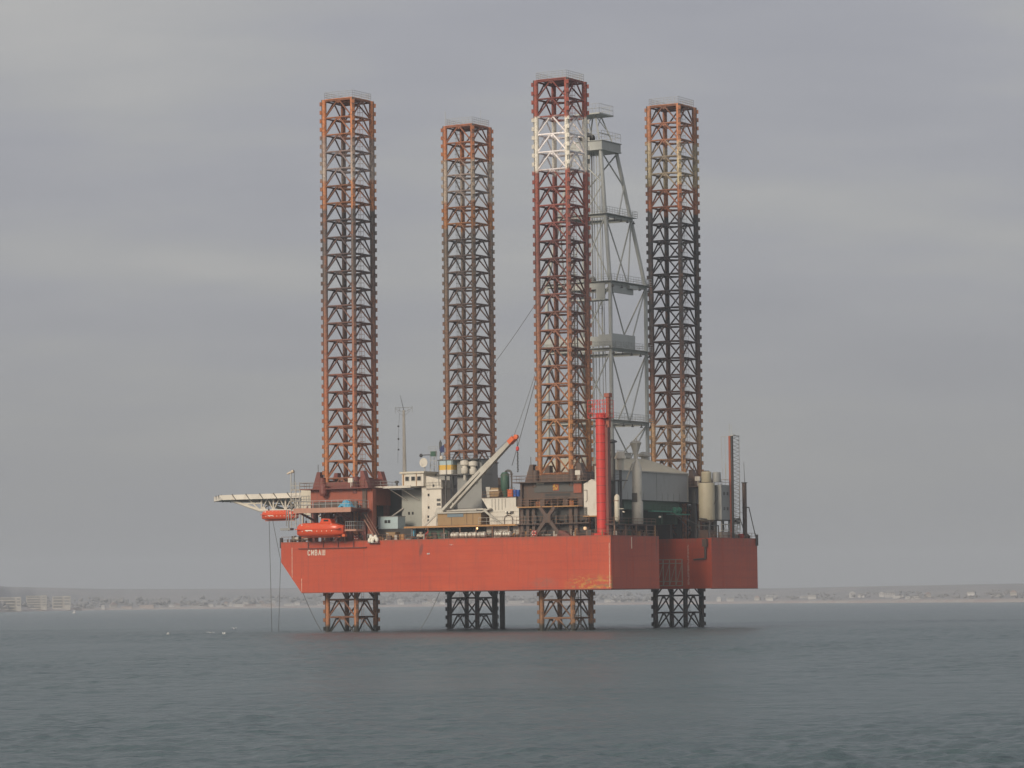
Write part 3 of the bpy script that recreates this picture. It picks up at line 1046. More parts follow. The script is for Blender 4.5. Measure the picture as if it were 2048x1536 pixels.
# bollards, fairleads along the deck edge
for x, y in ((1.2, 1.0), (2.1, 1.0), (24.6, 1.0), (50.2, 1.0), (LX - 1.0, 2.5), (LX - .9, 9.5), (LX - .9, 50.0), (LX - .9, 54.5)):
    m = MB()
    for s in (-.35, .35):
        m.lathe((x + s, y, ZD), [(.22, 0), (.16, .08), (.15, .6), (.2, .68)], n=10)
    build(m, 'bollard', M['brown'], hull)
bw = MB().box(LX + .02, LX + .3, BY - .7, BY - .1, 15.2, 17.3)
build(bw, 'corner_fender', M['dark'], hull)
bw = MB().box(-.35, .02, .1, .7, 15.5, 17.4)
build(bw, 'corner_fender', M['dark'], hull)


# ================================================================== legs
BAY = 3.195
LH = 3.168
LEGS = [(10.85, 7.06, 98.8), (10.83, 49.45, 98.9), (56.68, 7.04, 98.3), (56.6, 49.5, 98.9)]
LLAB = ['rusty brown lattice leg through the bow end of the near side, behind the orange lifeboat', 'rusty mottled lattice leg behind the grey crane and accommodation block',
        'lattice leg with a bright white band between red bands near its top', 'lattice leg, nearly black in its upper half, standing behind the grey shed']
NB = 32


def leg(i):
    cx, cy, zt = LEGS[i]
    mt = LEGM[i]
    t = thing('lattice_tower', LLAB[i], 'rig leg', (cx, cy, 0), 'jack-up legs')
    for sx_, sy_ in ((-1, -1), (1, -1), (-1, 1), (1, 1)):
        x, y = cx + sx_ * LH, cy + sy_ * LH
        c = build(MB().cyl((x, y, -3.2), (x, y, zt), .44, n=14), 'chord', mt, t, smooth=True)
        k = MB()
        dx, dy = sx_ * .7071, sy_ * .7071
        zz = zt - .78
        while zz > -1:
            p = Vector((x + dx * .62, y + dy * .62, zz))
            k.beam(p + Vector((0, 0, -.36)), p + Vector((0, 0, .36)), .34, .44, up=(dx, dy, 0))
            zz -= BAY / 2
        k.beam((x + dx * .47, y + dy * .47, -1), (x + dx * .47, y + dy * .47, zt - .5), .12, .10, up=(dx, dy, 0))
        build(k, 'rack_teeth', mt, c)
        k = MB()
        k.beam((x + dx * .42, y + dy * .42, -3), (x + dx * .42, y + dy * .42, zt), .34, .16, up=(dx, dy, 0))
        build(k, 'rack_plate', M['darkgrey'], c)
    # one bay of bracing, shared by all bays of the leg
    m = MB()
    q = [(-1, -1), (1, -1), (1, 1), (-1, 1)]
    mids = []
    for a in range(4):
        p0 = Vector((cx + q[a][0] * LH, cy + q[a][1] * LH, 0))
        p1 = Vector((cx + q[(a + 1) % 4][0] * LH, cy + q[(a + 1) % 4][1] * LH, 0))
        mid = (p0 + p1) / 2
        mids.append(mid)
        m.cyl(p0, p1, .17, n=7, caps=False)
        for pp_ in (p0, p1):
            d = (pp_ - mid).normalized()
            m.cyl(mid + d * .15, pp_ - d * .38 + Vector((0, 0, -BAY + .28)), .15, n=7, caps=False)
        inw = (Vector((cx, cy, 0)) - mid).normalized()
        al = (p1 - p0).normalized()
        # gusset plates at the node
        a_, b_, c_ = mid - al * 2.3, mid + al * 2.3, mid + inw * 1.25
        m.poly([a_ + Vector((0, 0, .03)), b_ + Vector((0, 0, .03)), c_ + Vector((0, 0, .03)), a_ - Vector((0, 0, .03)), b_ - Vector((0, 0, .03)), c_ - Vector((0, 0, .03))],
               [(0, 1, 2), (5, 4, 3), (0, 3, 4, 1), (1, 4, 5, 2), (2, 5, 3, 0)])
        a_, b_, c_ = mid - al * .55, mid + al * .55, mid + Vector((0, 0, -.6))
        o_ = inw * .03
        m.poly([a_ + o_, b_ + o_, c_ + o_, a_ - o_, b_ - o_, c_ - o_], [(0, 1, 2), (5, 4, 3), (0, 3, 4, 1), (1, 4, 5, 2), (2, 5, 3, 0)])
    for a in range(4):
        m.cyl(mids[a], mids[(a + 1) % 4], .12, n=7, caps=False)
    first = None
    for kx in range(NB):
        zz = zt - .25 - kx * BAY
        if first is None:
            first = build(m, 'bracing_bay', BRACEM[i], t)
            first.location.z = zz
        else:
            c = first.copy()
            COL.objects.link(c)
            c.parent = t
            c.location.z = zz
    # ladder with safety hoops inside the rear corner
    m = MB()
    lx, ly = (cx + 1.0, cy + 2.2) if i != 1 else (cx - 2.3, cy - 0.4)
    for s in (-.25, .25):
        m.cyl((lx + s, ly, -.5), (lx + s, ly, zt), .035, n=4, caps=False)
    for s in (-.4, .4):
        m.cyl((lx + s, ly + .7, 20), (lx + s, ly + .7, zt), .03, n=4, caps=False)
    zz = 0
    while zz < zt:
        m.cyl((lx - .25, ly, zz), (lx + .25, ly, zz), .025, n=4, caps=False)
        if zz > 20:
            m.cyl((lx - .4, ly, zz), (lx - .4, ly + .7, zz), .025, n=4, caps=False)
            m.cyl((lx + .4, ly, zz), (lx + .4, ly + .7, zz), .025, n=4, caps=False)
            m.cyl((lx - .4, ly + .7, zz), (lx + .4, ly + .7, zz), .025, n=4, caps=False)
        zz += .8
    build(m, 'ladder', M['greyrail'] if i in (1, 3) else mt, t)
    if i == 2:
        rp = MB()
        for q_, (a_, b_, r_) in enumerate(((1.6, .2, .13), (2.1, .6, .09), (1.2, .9, .09), (2.3, 1.2, .11))):
            rp.cyl((cx + a_, cy + b_, -.5), (cx + a_, cy + b_, 76 - q_ * 6), r_, n=6)
        for q_ in range(44):
            rp.beam((cx + 1.1, cy + .2, 1.0 + q_ * 1.6), (cx + 2.5, cy + 1.2, 1.0 + q_ * 1.6), .09)
        build(rp, 'riser_pipe', M['darkgrey'], t)
    # top platform
    e_ = LH - .05
    tp = build(MB().box(cx - e_, cx + e_, cy - e_, cy + e_, zt + .0, zt + .14), 'top_platform', mt, t)
    rl = MB().rail([(cx - e_, cy - e_, zt + .14), (cx + e_, cy - e_, zt + .14), (cx + e_, cy + e_, zt + .14), (cx - e_, cy + e_, zt + .14), (cx - e_, cy - e_, zt + .14)],
                   h=1.25, step=.8, r=.035, rails=(1.0, .66, .33))
    if i == 1:
        rl.cyl((cx - e_, cy - e_, zt), (cx - e_, cy - e_, zt + 2.9), .05, n=5)
        rl.cyl((cx + e_, cy, zt), (cx + e_, cy, zt + 3.2), .03, n=5)
    build(rl, 'railing', M['greyrail'], tp)
    return t


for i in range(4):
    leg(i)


# ================================================================== jacking houses
def floodlight(x, y, z_, label, sc_=1.0, lit=False):
    t = thing('floodlight', label, 'floodlight', (x, y, z_), 'deck floodlights')
    build(MB().box(x - .5 * sc_, x + .5 * sc_, y - .2, y + .2, z_ + .9, z_ + 1.7), 'lamp_housing', M['white'], t)
    build(MB().cyl((x, y, z_), (x, y, z_ + .9), .07, n=6).cyl((x + .25, y, z_ + .3), (x + .25, y, z_ + .9), .05, n=5), 'stand', M['white'], t)
    return t


def horn(x, y, s, z0, z1, wd=1.2):
    # buttress that guides the leg: wedge leaning inwards
    return MB().prism([(x - s * 1.2, z0), (x + s * .5, z0), (x + s * .55, z1), (x - s * .15, z1)], y - wd / 2, y + wd / 2)


def jack_house(i, label, mmain, mtop, mlow, detail):
    cx, cy, _ = LEGS[i]
    t = thing('jacking_house', label, 'jacking house', (cx, cy, ZD), 'jacking houses round the legs')
    X0, X1, Y0, Y1 = cx - 6.1, cx + 6.1, cy - 4.15, cy + 4.15
    g = 4.15
    # open ring of girders so that the leg passes through
    body = MB()
    for (a, b, c, d) in ((X0, cx - g, Y0, Y1), (cx + g, X1, Y0, Y1), (cx - g, cx + g, Y0, Y0 + .35), (cx - g, cx + g, Y1 - .35, Y1)):
        body.box(a, b, c, d, 23.2, 26.2)
    build(body, 'main_box', mmain, t)
    body = MB()
    for (a, b, c, d) in ((X0 + .6, cx - g + .3, Y0 + .5, Y1 - .5), (cx + g - .3, X1 - .6, Y0 + .5, Y1 - .5)):
        body.box(a, b, c, d, 26.35, 28.0)
    body.box(cx - g + .3, cx + g - .3, Y0 + .5, Y0 + .8, 26.35, 27.5)
    build(body, 'upper_box', mtop, t)
    pl = MB().box(X0 - 1.6, X1 + 1.4, Y0 - 1.3, Y0 - .02, 26.2, 26.36).box(X0 - 1.6, X0 - .02, Y0 - .02, Y1 + .5, 26.2, 26.36).box(X1 + .02, X1 + 1.4, Y0 - .02, Y1 + .5, 26.2, 26.36)
    walk = build(pl, 'walkway', mtop, t)
    build(MB().rail([(X0 - 1.6, Y1, 26.36), (X0 - 1.6, Y0 - 1.3, 26.36), (X1 + 1.4, Y0 - 1.3, 26.36), (X1 + 1.4, Y1, 26.36)]), 'railing', M['rustrail'], walk)
    for s in (-1, 1):
        for yy in (cy - 2.9, cy + 2.9):
            build(horn(cx + s * 5.0, yy, -s, 26.37, 29.5), 'guide_horn', mtop, t)
        build(MB().cyl((cx + s * 5.2, cy - 3.0, 29.4), (cx + s * 5.2, cy - 3.0, 30.9), .06, n=5), 'lightning_rod', M['darkgrey'], t)
    # guide shoes round the chords
    for sx_, sy_ in ((-1, -1), (1, -1), (-1, 1), (1, 1)):
        x, y = cx + sx_ * (LH + .25), cy + sy_ * (LH + .2)
        build(MB().cyl((x + sx_ * .3, y + sy_ * .45, 25.4), (x + sx_ * .3, y + sy_ * .45, 28.4), .62, n=10), 'jack_cylinder', mlow, t, smooth=True)
    # corner columns down to the deck
    for x in (X0 + .6, cx - 2.4, cx + 2.4, X1 - .6):
        for y in (Y0 + .5, Y1 - .5):
            build(MB().box(x - .45, x + .45, y - .4, y + .4, ZD, 23.2), 'column', mlow, t)
    # inner leg well wall, dark
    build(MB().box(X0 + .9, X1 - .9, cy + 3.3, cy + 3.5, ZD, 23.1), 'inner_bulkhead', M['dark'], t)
    ms = MB()
    for zz in (18.0, 19.6, 21.2):
        ms.box(X0 + 1.1, X1 - 1.1, Y0 + 1.1, Y0 + 1.3, zz, zz + .25)
    for k in range(9):
        x = X0 + 1.6 + k * 1.15
        ms.cyl((x, Y0 + 1.4, ZD), (x, Y0 + 1.4, 23.1), .14 if k % 3 else .28, n=7)
    build(ms, 'jacking_machinery', mlow, t)
    return t, X0, X1, Y0, Y1


jA, X0, X1, Y0, Y1 = jack_house(0, 'red oxide jacking house above the orange lifeboat at the bow', M['redhouse'], M['redbrown'], M['redbrown'], 0)
build(MB().box(X1 + .25, X1 + 1.45, Y0 + .1, Y0 + 1.1, ZD + 1.4, 26.1), 'standpipe', M['redhouse'], jA)
build(MB().box(X1 + .15, X1 + 1.55, Y0 + .05, Y0 + 1.2, ZD, ZD + 1.4), 'standpipe_foot', M['grey'], jA)
build(MB().box(X1 - .7, X1 + .2, Y0 - .15, Y0 + .3, 20.6, 26.1), 'bracket', M['brown'], jA)
build(MB().lathe((8.2, 2.0, 25.0), [(.55, 0), (.75, .4), (.75, 1.8), (.5, 2.2)], n=12), 'jack_motor', M['redbrown'], jA)
dk = MB()
for x in (4.0, 9.6, 12.2):
    dk.beam((x, 2.4, 22.1), (x, 2.9, 23.2), .25)
build(dk, 'hanger', M['redbrown'], jA)
build(MB().box(X0 - .2, X0 + 12.4, Y0 - .2, Y0 + .1, 21.9, 22.4).box(15.2, 18.2, 2.2, 2.6, 21.8, 22.3), 'lower_girder', M['redbrown'], jA)
# windows of the control room behind the platform
cr = build(MB().box(5.6, 15.2, Y0 - .25, Y0 - .02, 22.45, 23.9), 'control_room', M['darkgrey'], jA)
for x in (6.6, 8.6, 10.4, 12.6, 14.0):
    build(MB().box(x - .55, x + .55, Y0 - .33, Y0 - .26, 22.8, 23.7), 'window', M['brown'], cr)

jC, X0, X1, Y0, Y1 = jack_house(2, 'dark brown jacking house with a red and yellow emblem on its front', M['brown'], M['brown'], M['brown'], 0)
fp = build(MB().box(52.9, 62.0, Y0 - .14, Y0 - .01, 24.45, 26.15), 'front_panel', M['darkgrey'], jC)
build(MB().box(61.0, 62.6, Y0 - .25, Y0 - .15, 24.2, 25.9), 'door', M['redhouse'], jC)
build(MB().box(61.0, 62.6, Y0 - .35, Y0 - .16, 26.0, 26.18), 'canopy', M['cream'], jC)
build(MB().box(53.4, 54.9, Y0 - .25, Y0 - .15, 25.9, 26.15), 'lamp_strip', M['cream'], jC)
em = build(MB().box(56.75, 57.95, Y0 - .22, Y0 - .15, 24.7, 25.95), 'emblem_board', M['redhouse'], fp)
s = MB()
# sickle arc and hammer in yellow
cxs, czs = 57.32, 25.36
pts = [(cxs + .40 * math.cos(R(a)), czs + .40 * math.sin(R(a))) for a in range(-140, 71, 20)]
ws = [.05, .09, .12, .14, .15, .15, .14, .12, .09, .06, .03]
for (a, b), w_ in zip(zip(pts[:-1], pts[1:]), ws):
    P, F_ = stroke_poly(a, b, w_ + .03)
    s.poly([(x, Y0 - .27 if y < -.02 else Y0 - .223, z_) for x, y, z_ in P], F_)
for a, b, w_ in (((57.62, 24.90), (57.02, 25.55), .13), ((56.90, 25.40), (57.18, 25.72), .24), ((57.02, 25.0), (56.88, 24.85), .14)):
    P, F_ = stroke_poly(a, b, w_)
    s.poly([(x, Y0 - .29 if y < -.02 else Y0 - .225, z_) for x, y, z_ in P], F_)
build(s, 'hammer_and_sickle', M['yellow'], em)
sl = MB().box(55.0, 57.0, Y0 - .05, Y0 + .05, 23.3, 23.55).box(58.0, 60.0, Y0 - .05, Y0 + .05, 23.3, 23.55).box(55.0, 60.2, Y0 - .04, Y0 - .012, 23.75, 24.2)
build(sl, 'vent_slot', M['dark'], jC)
wk = build(MB().box(50.6, 63.1, .6, Y0 - .02, 21.75, 21.93), 'walkway', M['orange_line'], jC)
build(MB().rail([(50.6, .65, 21.93), (60.3, .65, 21.93), (63.0, .65, 21.93)], h=1.35, step=1.3, r=.045, rails=(1, .66, .33)), 'railing', M['rustrail'], wk)
wk2 = build(MB().box(50.0, 65.0, .9, Y0 - .05, 18.75, 18.93), 'walkway', M['brown'], jC)
build(MB().rail([(50.2, .95, 18.93), (65.0, .95, 18.93)], h=1.2, step=1.6, r=.04), 'railing', M['rustrail'], wk2)
br = MB()
for a, b in (((55.4, 21.7), (59.6, 16.6)), ((58.3, 21.7), (54.4, 16.9))):
    br.beam((a[0], .55, a[1]), (b[0], .55, b[1]), .62, .5, up=(0, 1, 0))
br.box(56.15, 57.6, .25, .85, 19.0, 20.6)
build(br, 'cross_brace', M['brown'], jC)
build(MB().prism([(58.7, 16.5), (61.6, 16.5), (60.2, 17.5), (59.4, 17.7)], .3, 1.4), 'brace_foot', M['redbrown'], jC)
for x in (60.9, 62.0):
    build(MB().box(x - .35, x + .35, 1.6, 2.2, ZD, 21.7), 'column', M['brown'], jC)
for x in (51.0, 52.2, 53.4):
    build(MB().box(x - .3, x + .3, 1.5, 2.0, ZD, 21.7), 'column', M['brown'], jC)
build(MB().box(50.9, 64.0, 2.2, 2.4, 19.3, 21.6), 'rear_panel', M['dark'], jC)
build(MB().box(50.9, 64.0, 2.3, 2.5, ZD, 18.6), 'rear_panel', M['dark'], jC)
for k in range(6):
    x = 51.6 + k * 2.1
    build(MB().cyl((x, 1.7, 19.0), (x, 1.7, 20.4), .28, n=8), 'pump', M['darkgrey'], jC)
bk = MB().box(50.3, 50.6, 2.2, 6, 21.9, 26.2)
for k in range(5):
    bk.beam((49.0 - k * .55, .9, 27.3 + .2 * (k % 3)), (49.7 - k * .5, .9, 27.9), .07)
build(bk, 'bracket', M['brown'], jC)

for i, lb in ((1, 'rear jacking house mostly hidden behind the accommodation block'), (3, 'rear jacking house behind the grey shed and cream tank')):
    t, X0, X1, Y0, Y1 = jack_house(i, lb, M['darkgrey'], M['brown'], M['dark'], 0)
floodlight(14.6, 1.5, 26.4, 'white twin floodlight on the rail of the red jacking house')
floodlight(62.6, 1.5, 26.4, 'white floodlight on the rail of the dark jacking house')
floodlight(64.2, 43.6, 26.4, 'white floodlight between the grey shed and the cream tank')


# ================================================================== lifeboats
def lifeboat(label, x0, x1, yc, z0, H, W, tower=True):
    Lb = x1 - x0
    t = thing('lifeboat', label, 'lifeboat', ((x0 + x1) / 2, yc, z0), 'orange lifeboats')
    # hull + canopy as one lofted body
    ns = 15
    n = 20
    P = []
    for i in range(ns):
        u = i / (ns - 1)
        s_ = u * 2 - 1
        k = (1 - abs(s_) ** 5.0) ** .5 if abs(s_) < 1 else 0
        k = max(k, .30)
        keel = 0.18 * H * abs(s_) ** 4
        for j in range(n):
            a = 2 * math.pi * j / n
            cy_, cz_ = math.cos(a), math.sin(a)
            yy = W / 2 * k * math.copysign(abs(cy_) ** .75, cy_)
            zz = .5 * H + .5 * H * math.copysign(abs(cz_) ** .8, cz_) * (k ** .5 if cz_ > 0 else 1)
            zz = max(zz, keel)
            if cz_ > 0:
                pf_ = 1.0
                if u < .14:
                    pf_ = .62 + .38 * u / .14
                elif u > .74:
                    pf_ = 1.0 - .42 * min(1, (u - .74) / .20)
                zz = min(zz, H * (.50 + .44 * pf_))
            P.append((x0 + Lb * u, yc + yy, z0 + zz))
    F = []
    for i in range(ns - 1):
        for j in range(n):
            F.append((i * n + j, i * n + (j + 1) % n, (i + 1) * n + (j + 1) % n, (i + 1) * n + j))
    F += [tuple(range(n)), tuple(range((ns - 1) * n, ns * n))]
    body = build(MB().poly(P, F), 'boat_shell', M['boat'], t, smooth=True)
    build(MB().box(x0 + .3, x1 - .3, yc - W / 2 - .07, yc + W / 2 + .07, z0 + .50 * H, z0 + .55 * H), 'rubbing_strake', M['boat'], t)
    for k in range(7):
        x = x0 + Lb * (.16 + .105 * k)
        build(MB().lathe((x, yc - W * .40, z0 + .80 * H), [(.13, -.05), (.13, .05), (.05, .06)], n=8, axis='y'), 'porthole', M['white'], t)
        build(MB().lathe((x + .3, yc - W * .505, z0 + .38 * H), [(.09, -.06), (.09, .02)], n=8, axis='y'), 'grab_loop', M['letter'], t)
    for k in (.30, .62):
        x = x0 + Lb * k
        build(MB().box(x - .45, x + .45, yc - W * .47 - .03, yc - W * .47 + .05, z0 + .57 * H, z0 + .74 * H), 'side_hatch', M['orange'], t)
    build(MB().box(x0 + .25 * Lb, x0 + .40 * Lb, yc - W * .5 - .06, yc - W * .5 - .0, z0 + .40 * H, z0 + .46 * H), 'reflective_tape', M['letter'], t)
    build(MB().box(x0 + .08 * Lb, x0 + .92 * Lb, yc - .18, yc + .18, z0 - .12, z0 + .06), 'keel', M['orange'], t)
    if tower:
        tw = build(MB().prism([(x0 + .50 * Lb, z0 + .86 * H), (x0 + .78 * Lb, z0 + .86 * H), (x0 + .73 * Lb, z0 + 1.18 * H), (x0 + .56 * Lb, z0 + 1.22 * H)], yc - W * .24, yc + W * .24),
                   'conning_tower', M['boat'], t)
        build(MB().box(x0 + .60 * Lb, x0 + .70 * Lb, yc - W * .24 - .03, yc - W * .24 - .005, z0 + 1.02 * H, z0 + 1.13 * H), 'window', M['glass'], tw)
        build(MB().box(x1 - .35, x1 + .28, yc - .35, yc + .35, z0 - .02, z0 + .42), 'rudder_guard', M['orange'], t)
    for f_ in (.17, .83):
        x = x0 + Lb * f_
        build(MB().cyl((x, yc, z0 + .9 * H), (x, yc, z0 + H * 1.62), .05, n=5).box(x - .12, x + .12, yc - .12, yc + .12, z0 + .93 * H, z0 + 1.1 * H), 'fall_wire', M['cable'], t)
    return t


lifeboat('larger orange lifeboat with a raised steering tower hanging over the near deck edge', 5.7, 15.9, -2.6, 17.35, 2.75, 3.0, True)
lifeboat('smaller orange lifeboat hanging off the bow below the helideck', -12.2, -4.2, 11.5, 21.05, 2.0, 2.4, False)
# platform the near boat hangs from
pf = thing('boat_platform', 'faded pink davit platform above the larger lifeboat', 'davit platform', (10, -1.5, 22.3))
build(MB().box(5.6, 18.2, -4.0, -3.72, 21.75, 22.62), 'edge_beam', M['pinkdeck'], pf)
build(MB().box(5.6, 18.2, -3.7, 2.2, 22.3, 22.5), 'deck_plate', M['redbrown'], pf)
build(MB().rail([(5.7, 2, 22.63), (5.7, -3.85, 22.63), (18.1, -3.85, 22.63), (18.1, 2, 22.63)], h=1.3, step=1.45, r=.045), 'railing', M['greyrail'], pf)
for x in (6.0, 14.1):
    build(MB().beam((x, 1.8, 20.6), (x, -2.6, 21.9), .3, .35).beam((x, 2.2, ZD), (x, 2.2, 22.3), .35), 'davit_arm', M['redbrown'], pf)
build(MB().cyl((3.7, -2.8, 18.6), (3.7, -2.8, 22.3), .12, n=6).cyl((3.2, -2.8, 19.5), (3.2, -2.8, 22.5), .08, n=6).box(2.2, 4.4, -3.4, -2.2, 18.7, 19.1), 'winch_step', M['grey'], pf)
tp = MB()
rr = random.Random(4)
NN = 9
gx = [[(15.0 + 2.7 * i / NN, -3.3 + 1.6 * j / 4, 22.64 + max(0, 1.15 * math.sin(math.pi * min(1, (i + .3) / NN)) * (1 if j in (1, 2, 3) else .1) + rr.uniform(-.3, .2))) for j in range(5)] for i in range(NN + 1)]
V_ = [p for row in gx for p in row]
F_ = [(i * 5 + j, i * 5 + j + 1, (i + 1) * 5 + j + 1, (i + 1) * 5 + j) for i in range(NN) for j in range(4)]
o = build(tp.poly(V_, F_), 'tarpaulin_heap', M['tarp'], None, base=(16.3, -2.5, 22.6))
sm = o.modifiers.new('thick', 'SOLIDIFY')
sm.thickness = .06
tag(o, 'crumpled bright blue tarpaulin lying on the pink davit platform', 'tarpaulin')
# small muster balcony with stairs
mb_ = thing('muster_balcony', 'small pink balcony behind the stern of the larger lifeboat', 'balcony', (17.6, 0, 18.6))
build(MB().box(16.2, 18.7, -3.0, -.3, 18.3, 18.62), 'deck_plate', M['pinkdeck'], mb_)
build(MB().rail([(16.3, -2.9, 18.62), (18.6, -2.9, 18.62), (18.6, -.3, 18.62)], h=1.4, step=.5), 'railing', M['greyrail'], mb_)
build(MB().beam((16.6, -1.6, 18.3), (17.6, .1, 16.6), .18).beam((18.4, -.4, 18.3), (18.9, .0, 16.5), .18), 'strut', M['redbrown'], mb_)
st = thing('stairway', 'steep rusty stairway leaning down to the near deck edge', 'stairs', (19.5, .6, ZD))
m = MB()
for dy in (0, .9):
    m.beam((18.3, .3 + dy, 20.4), (20.9, .3 + dy, 16.6), .12, .3, up=(0, 1, 0))
    m.cyl((18.3, .3 + dy, 21.4), (20.9, .3 + dy, 17.6), .04, n=5)
build(m, 'stringer', M['pinkdeck'], st)
for k in range(12):
    f_ = k / 12
    build(MB().box(18.4 + 2.5 * f_, 18.7 + 2.5 * f_, .36, 1.14, 20.2 - 3.6 * f_, 20.25 - 3.6 * f_), 'step', M['brown'], st)

# ================================================================== helideck
hd = thing('helideck', 'cream helicopter deck on a white truss reaching out over the bow', 'helideck', (-20, 28, 26))
oc = [(-25.6, 17), (-6.2, 17), (-6.2, 39), (-25.6, 39), (-32.6, 32), (-32.6, 24)]
build(MB().prism(oc, 25.55, 25.95, plane='xy'), 'deck_plate', M['cream'], hd)


HS = .9


def netpanels():
    edges = [(oc[1], oc[0]), (oc[0], oc[5]), (oc[5], oc[4]), (oc[4], oc[3]), (oc[3], oc[2])]
    for (a, b) in edges:
        a, b = Vector((*a, 0)), Vector((*b, 0))
        L_ = (b - a).length
        n = max(1, round(L_ / 3.1))
        d = (b - a).normalized()
        out = Vector((-d.y, d.x, 0))
        if out.dot((a + b) / 2 - Vector((-19, 28, 0))) < 0:
            out = -out
        for i in range(n):
            p = a + (b - a) * (i / n) + d * .12
            q = a + (b - a) * ((i + 1) / n) - d * .12
            z0, z1 = 25.40, 26.35
            P = [p + Vector((0, 0, z0)) + out * .02, q + Vector((0, 0, z0)) + out * .02, q - out * .10 + d * HS + Vector((0, 0, z1)), p - out * .10 + d * HS + Vector((0, 0, z1))]
            P = [v + out * .12 for v in P]
            P2 = [v - out * .06 for v in P]
            yield MB().poly(P + P2, [(0, 1, 2, 3), (7, 6, 5, 4), (0, 4, 5, 1), (1, 5, 6, 2), (2, 6, 7, 3), (3, 7, 4, 0)]), (p, q, out, d)


for k, (m, (p, q, out, d)) in enumerate(netpanels()):
    build(m, 'safety_net_panel', M['white'], hd)
    bb = MB()
    f0 = p - d * .12
    bb.beam(f0 + Vector((0, 0, 25.35)), f0 + out * .1 + d * .9 + Vector((0, 0, 26.45)), .16, .16)
    build(bb, 'net_arm', M['darkgrey'], hd)
tr = MB()
for y in (18.2, 28.0, 36.0):
    tr.cyl((-17.5, y, 23.2), (-6.0, y, 22.9), .30, n=7)
    tr.cyl((-17.5, y, 23.2), (-24.5, y, 25.4), .30, n=7)
    tr.cyl((-22.0, y, 24.6), (-17.0, y, 24.6), .16, n=6)
    for k, x in enumerate((-17.2, -14.4, -11.6, -8.8, -6.0)):
        tr.cyl((x, y, 23.1), (x, y, 25.5), .18, n=6)
        if k < 4:
            tr.cyl((x, y, 23.1), (x + 1.4, y, 25.5), .12, n=6)
            tr.cyl((x + 2.8, y, 23.1), (x + 1.4, y, 25.5), .12, n=6)
    tr.cyl((-17.5, y, 23.2), (-20.3, y, 25.5), .15, n=6)
    tr.prism([(-17.9, 23.0), (-16.1, 23.0), (-16.4, 23.9), (-17.2, 23.9)], y - .06, y + .06)
for x in (-24.2, -17.5, -11.6, -6.0):
    zl = 25.35 if x < -20 else 23.15
    tr.cyl((x, 18.2, zl), (x, 36, zl), .22, n=6)
    tr.cyl((x, 18.2, zl), (x, 24, 25.5), .12, n=6)
    tr.cyl((x, 28, zl), (x, 24, 25.5), .12, n=6)
    tr.cyl((x, 28, zl), (x, 32, 25.5), .12, n=6)
    tr.cyl((x, 36, zl), (x, 32, 25.5), .12, n=6)
build(tr, 'support_truss', M['white'], hd)
lg = MB()
for y in (20.0, 28.0, 36.0):
    lg.cyl((-6.0, y, 22.9), (.8, y, ZD), .22, n=8)
    lg.cyl((-6.0, y, 25.4), (1.2, y, 24.0), .18, n=8)
    lg.cyl((.8, y, ZD), (.8, y, 25.0), .2, n=8)
build(lg, 'stay', M['white'], hd)
# access house between helideck and jacking house
ah = thing('access_tower', 'cream stair tower and lattice between the helideck and the red jacking house', 'stair tower', (-.5, 10, ZD))
build(MB().box(-2.0, .2, 9.5, 12.5, 21.8, 26.6), 'wall', M['cream'], ah)
build(MB().rail([(-4.2, 9.4, 26.7), (.4, 9.4, 26.7)], h=1.2, step=.5).rail([(-4.2, 9.4, 24.2), (.4, 9.4, 24.2)], h=1.2, step=.6), 'railing', M['greyrail'], ah)
m = MB()
for x in (-4.2, -3.1, -2.2):
    m.beam((x, 9.4, 19.5), (x, 9.4, 28.0 if x > -4 else 30.2), .12)
for k in range(9):
    z_ = 19.8 + k * .95
    m.beam((-4.2, 9.4, z_), (-2.2, 9.4, z_), .07)
    m.beam((-4.2, 9.4, z_), (-3.1, 9.4, z_ + .95), .05)
m.box(-4.3, .4, 9.45, 12.4, 26.6, 26.72)
build(m, 'lattice_post', M['dullwhite'], ah)
for x in (-1.8, 0.0):
    build(MB().box(x - .15, x + .15, 9.6, 9.9, ZD, 21.8), 'column', M['dullwhite'], ah)
ws_ = thing('windsock', 'pale windsock on a thin mast above the helideck end', 'windsock', (-4.2, 10.5, 26.6))
build(MB().cyl((-4.2, 10.5, 26.7), (-4.2, 10.5, 30.3), .05, n=6), 'mast', M['darkgrey'], ws_)
build(MB().cyl((-4.3, 10.5, 30.2), (-5.7, 10.3, 29.7), .32, .14, n=10), 'sock', M['canvas'], ws_, smooth=True)

# deck clutter at the bow: winch drums
for k, (x, lab) in enumerate(((2.0, 'greasy mooring winch at the bow corner, nearer the corner fender'), (4.1, 'greasy mooring winch at the bow, nearer the lifeboat'))):
    t = thing('mooring_winch', lab, 'winch', (x, 2.4, ZD), 'bow mooring winches')
    build(MB().lathe((x - .6, 2.4, ZD + .75), [(.65, 0), (.65, .12), (.36, .14), (.36, 1.1), (.65, 1.12), (.65, 1.24)], n=14, axis='x'), 'drum', M['dullwhite'], t)
    build(MB().box(x - .8, x - .66, 1.7, 3.1, ZD, ZD + 1.3).box(x + .7, x + .84, 1.7, 3.1, ZD, ZD + 1.3).box(x - .9, x + .9, 1.6, 3.2, ZD, ZD + .15), 'frame', M['brown'], t)

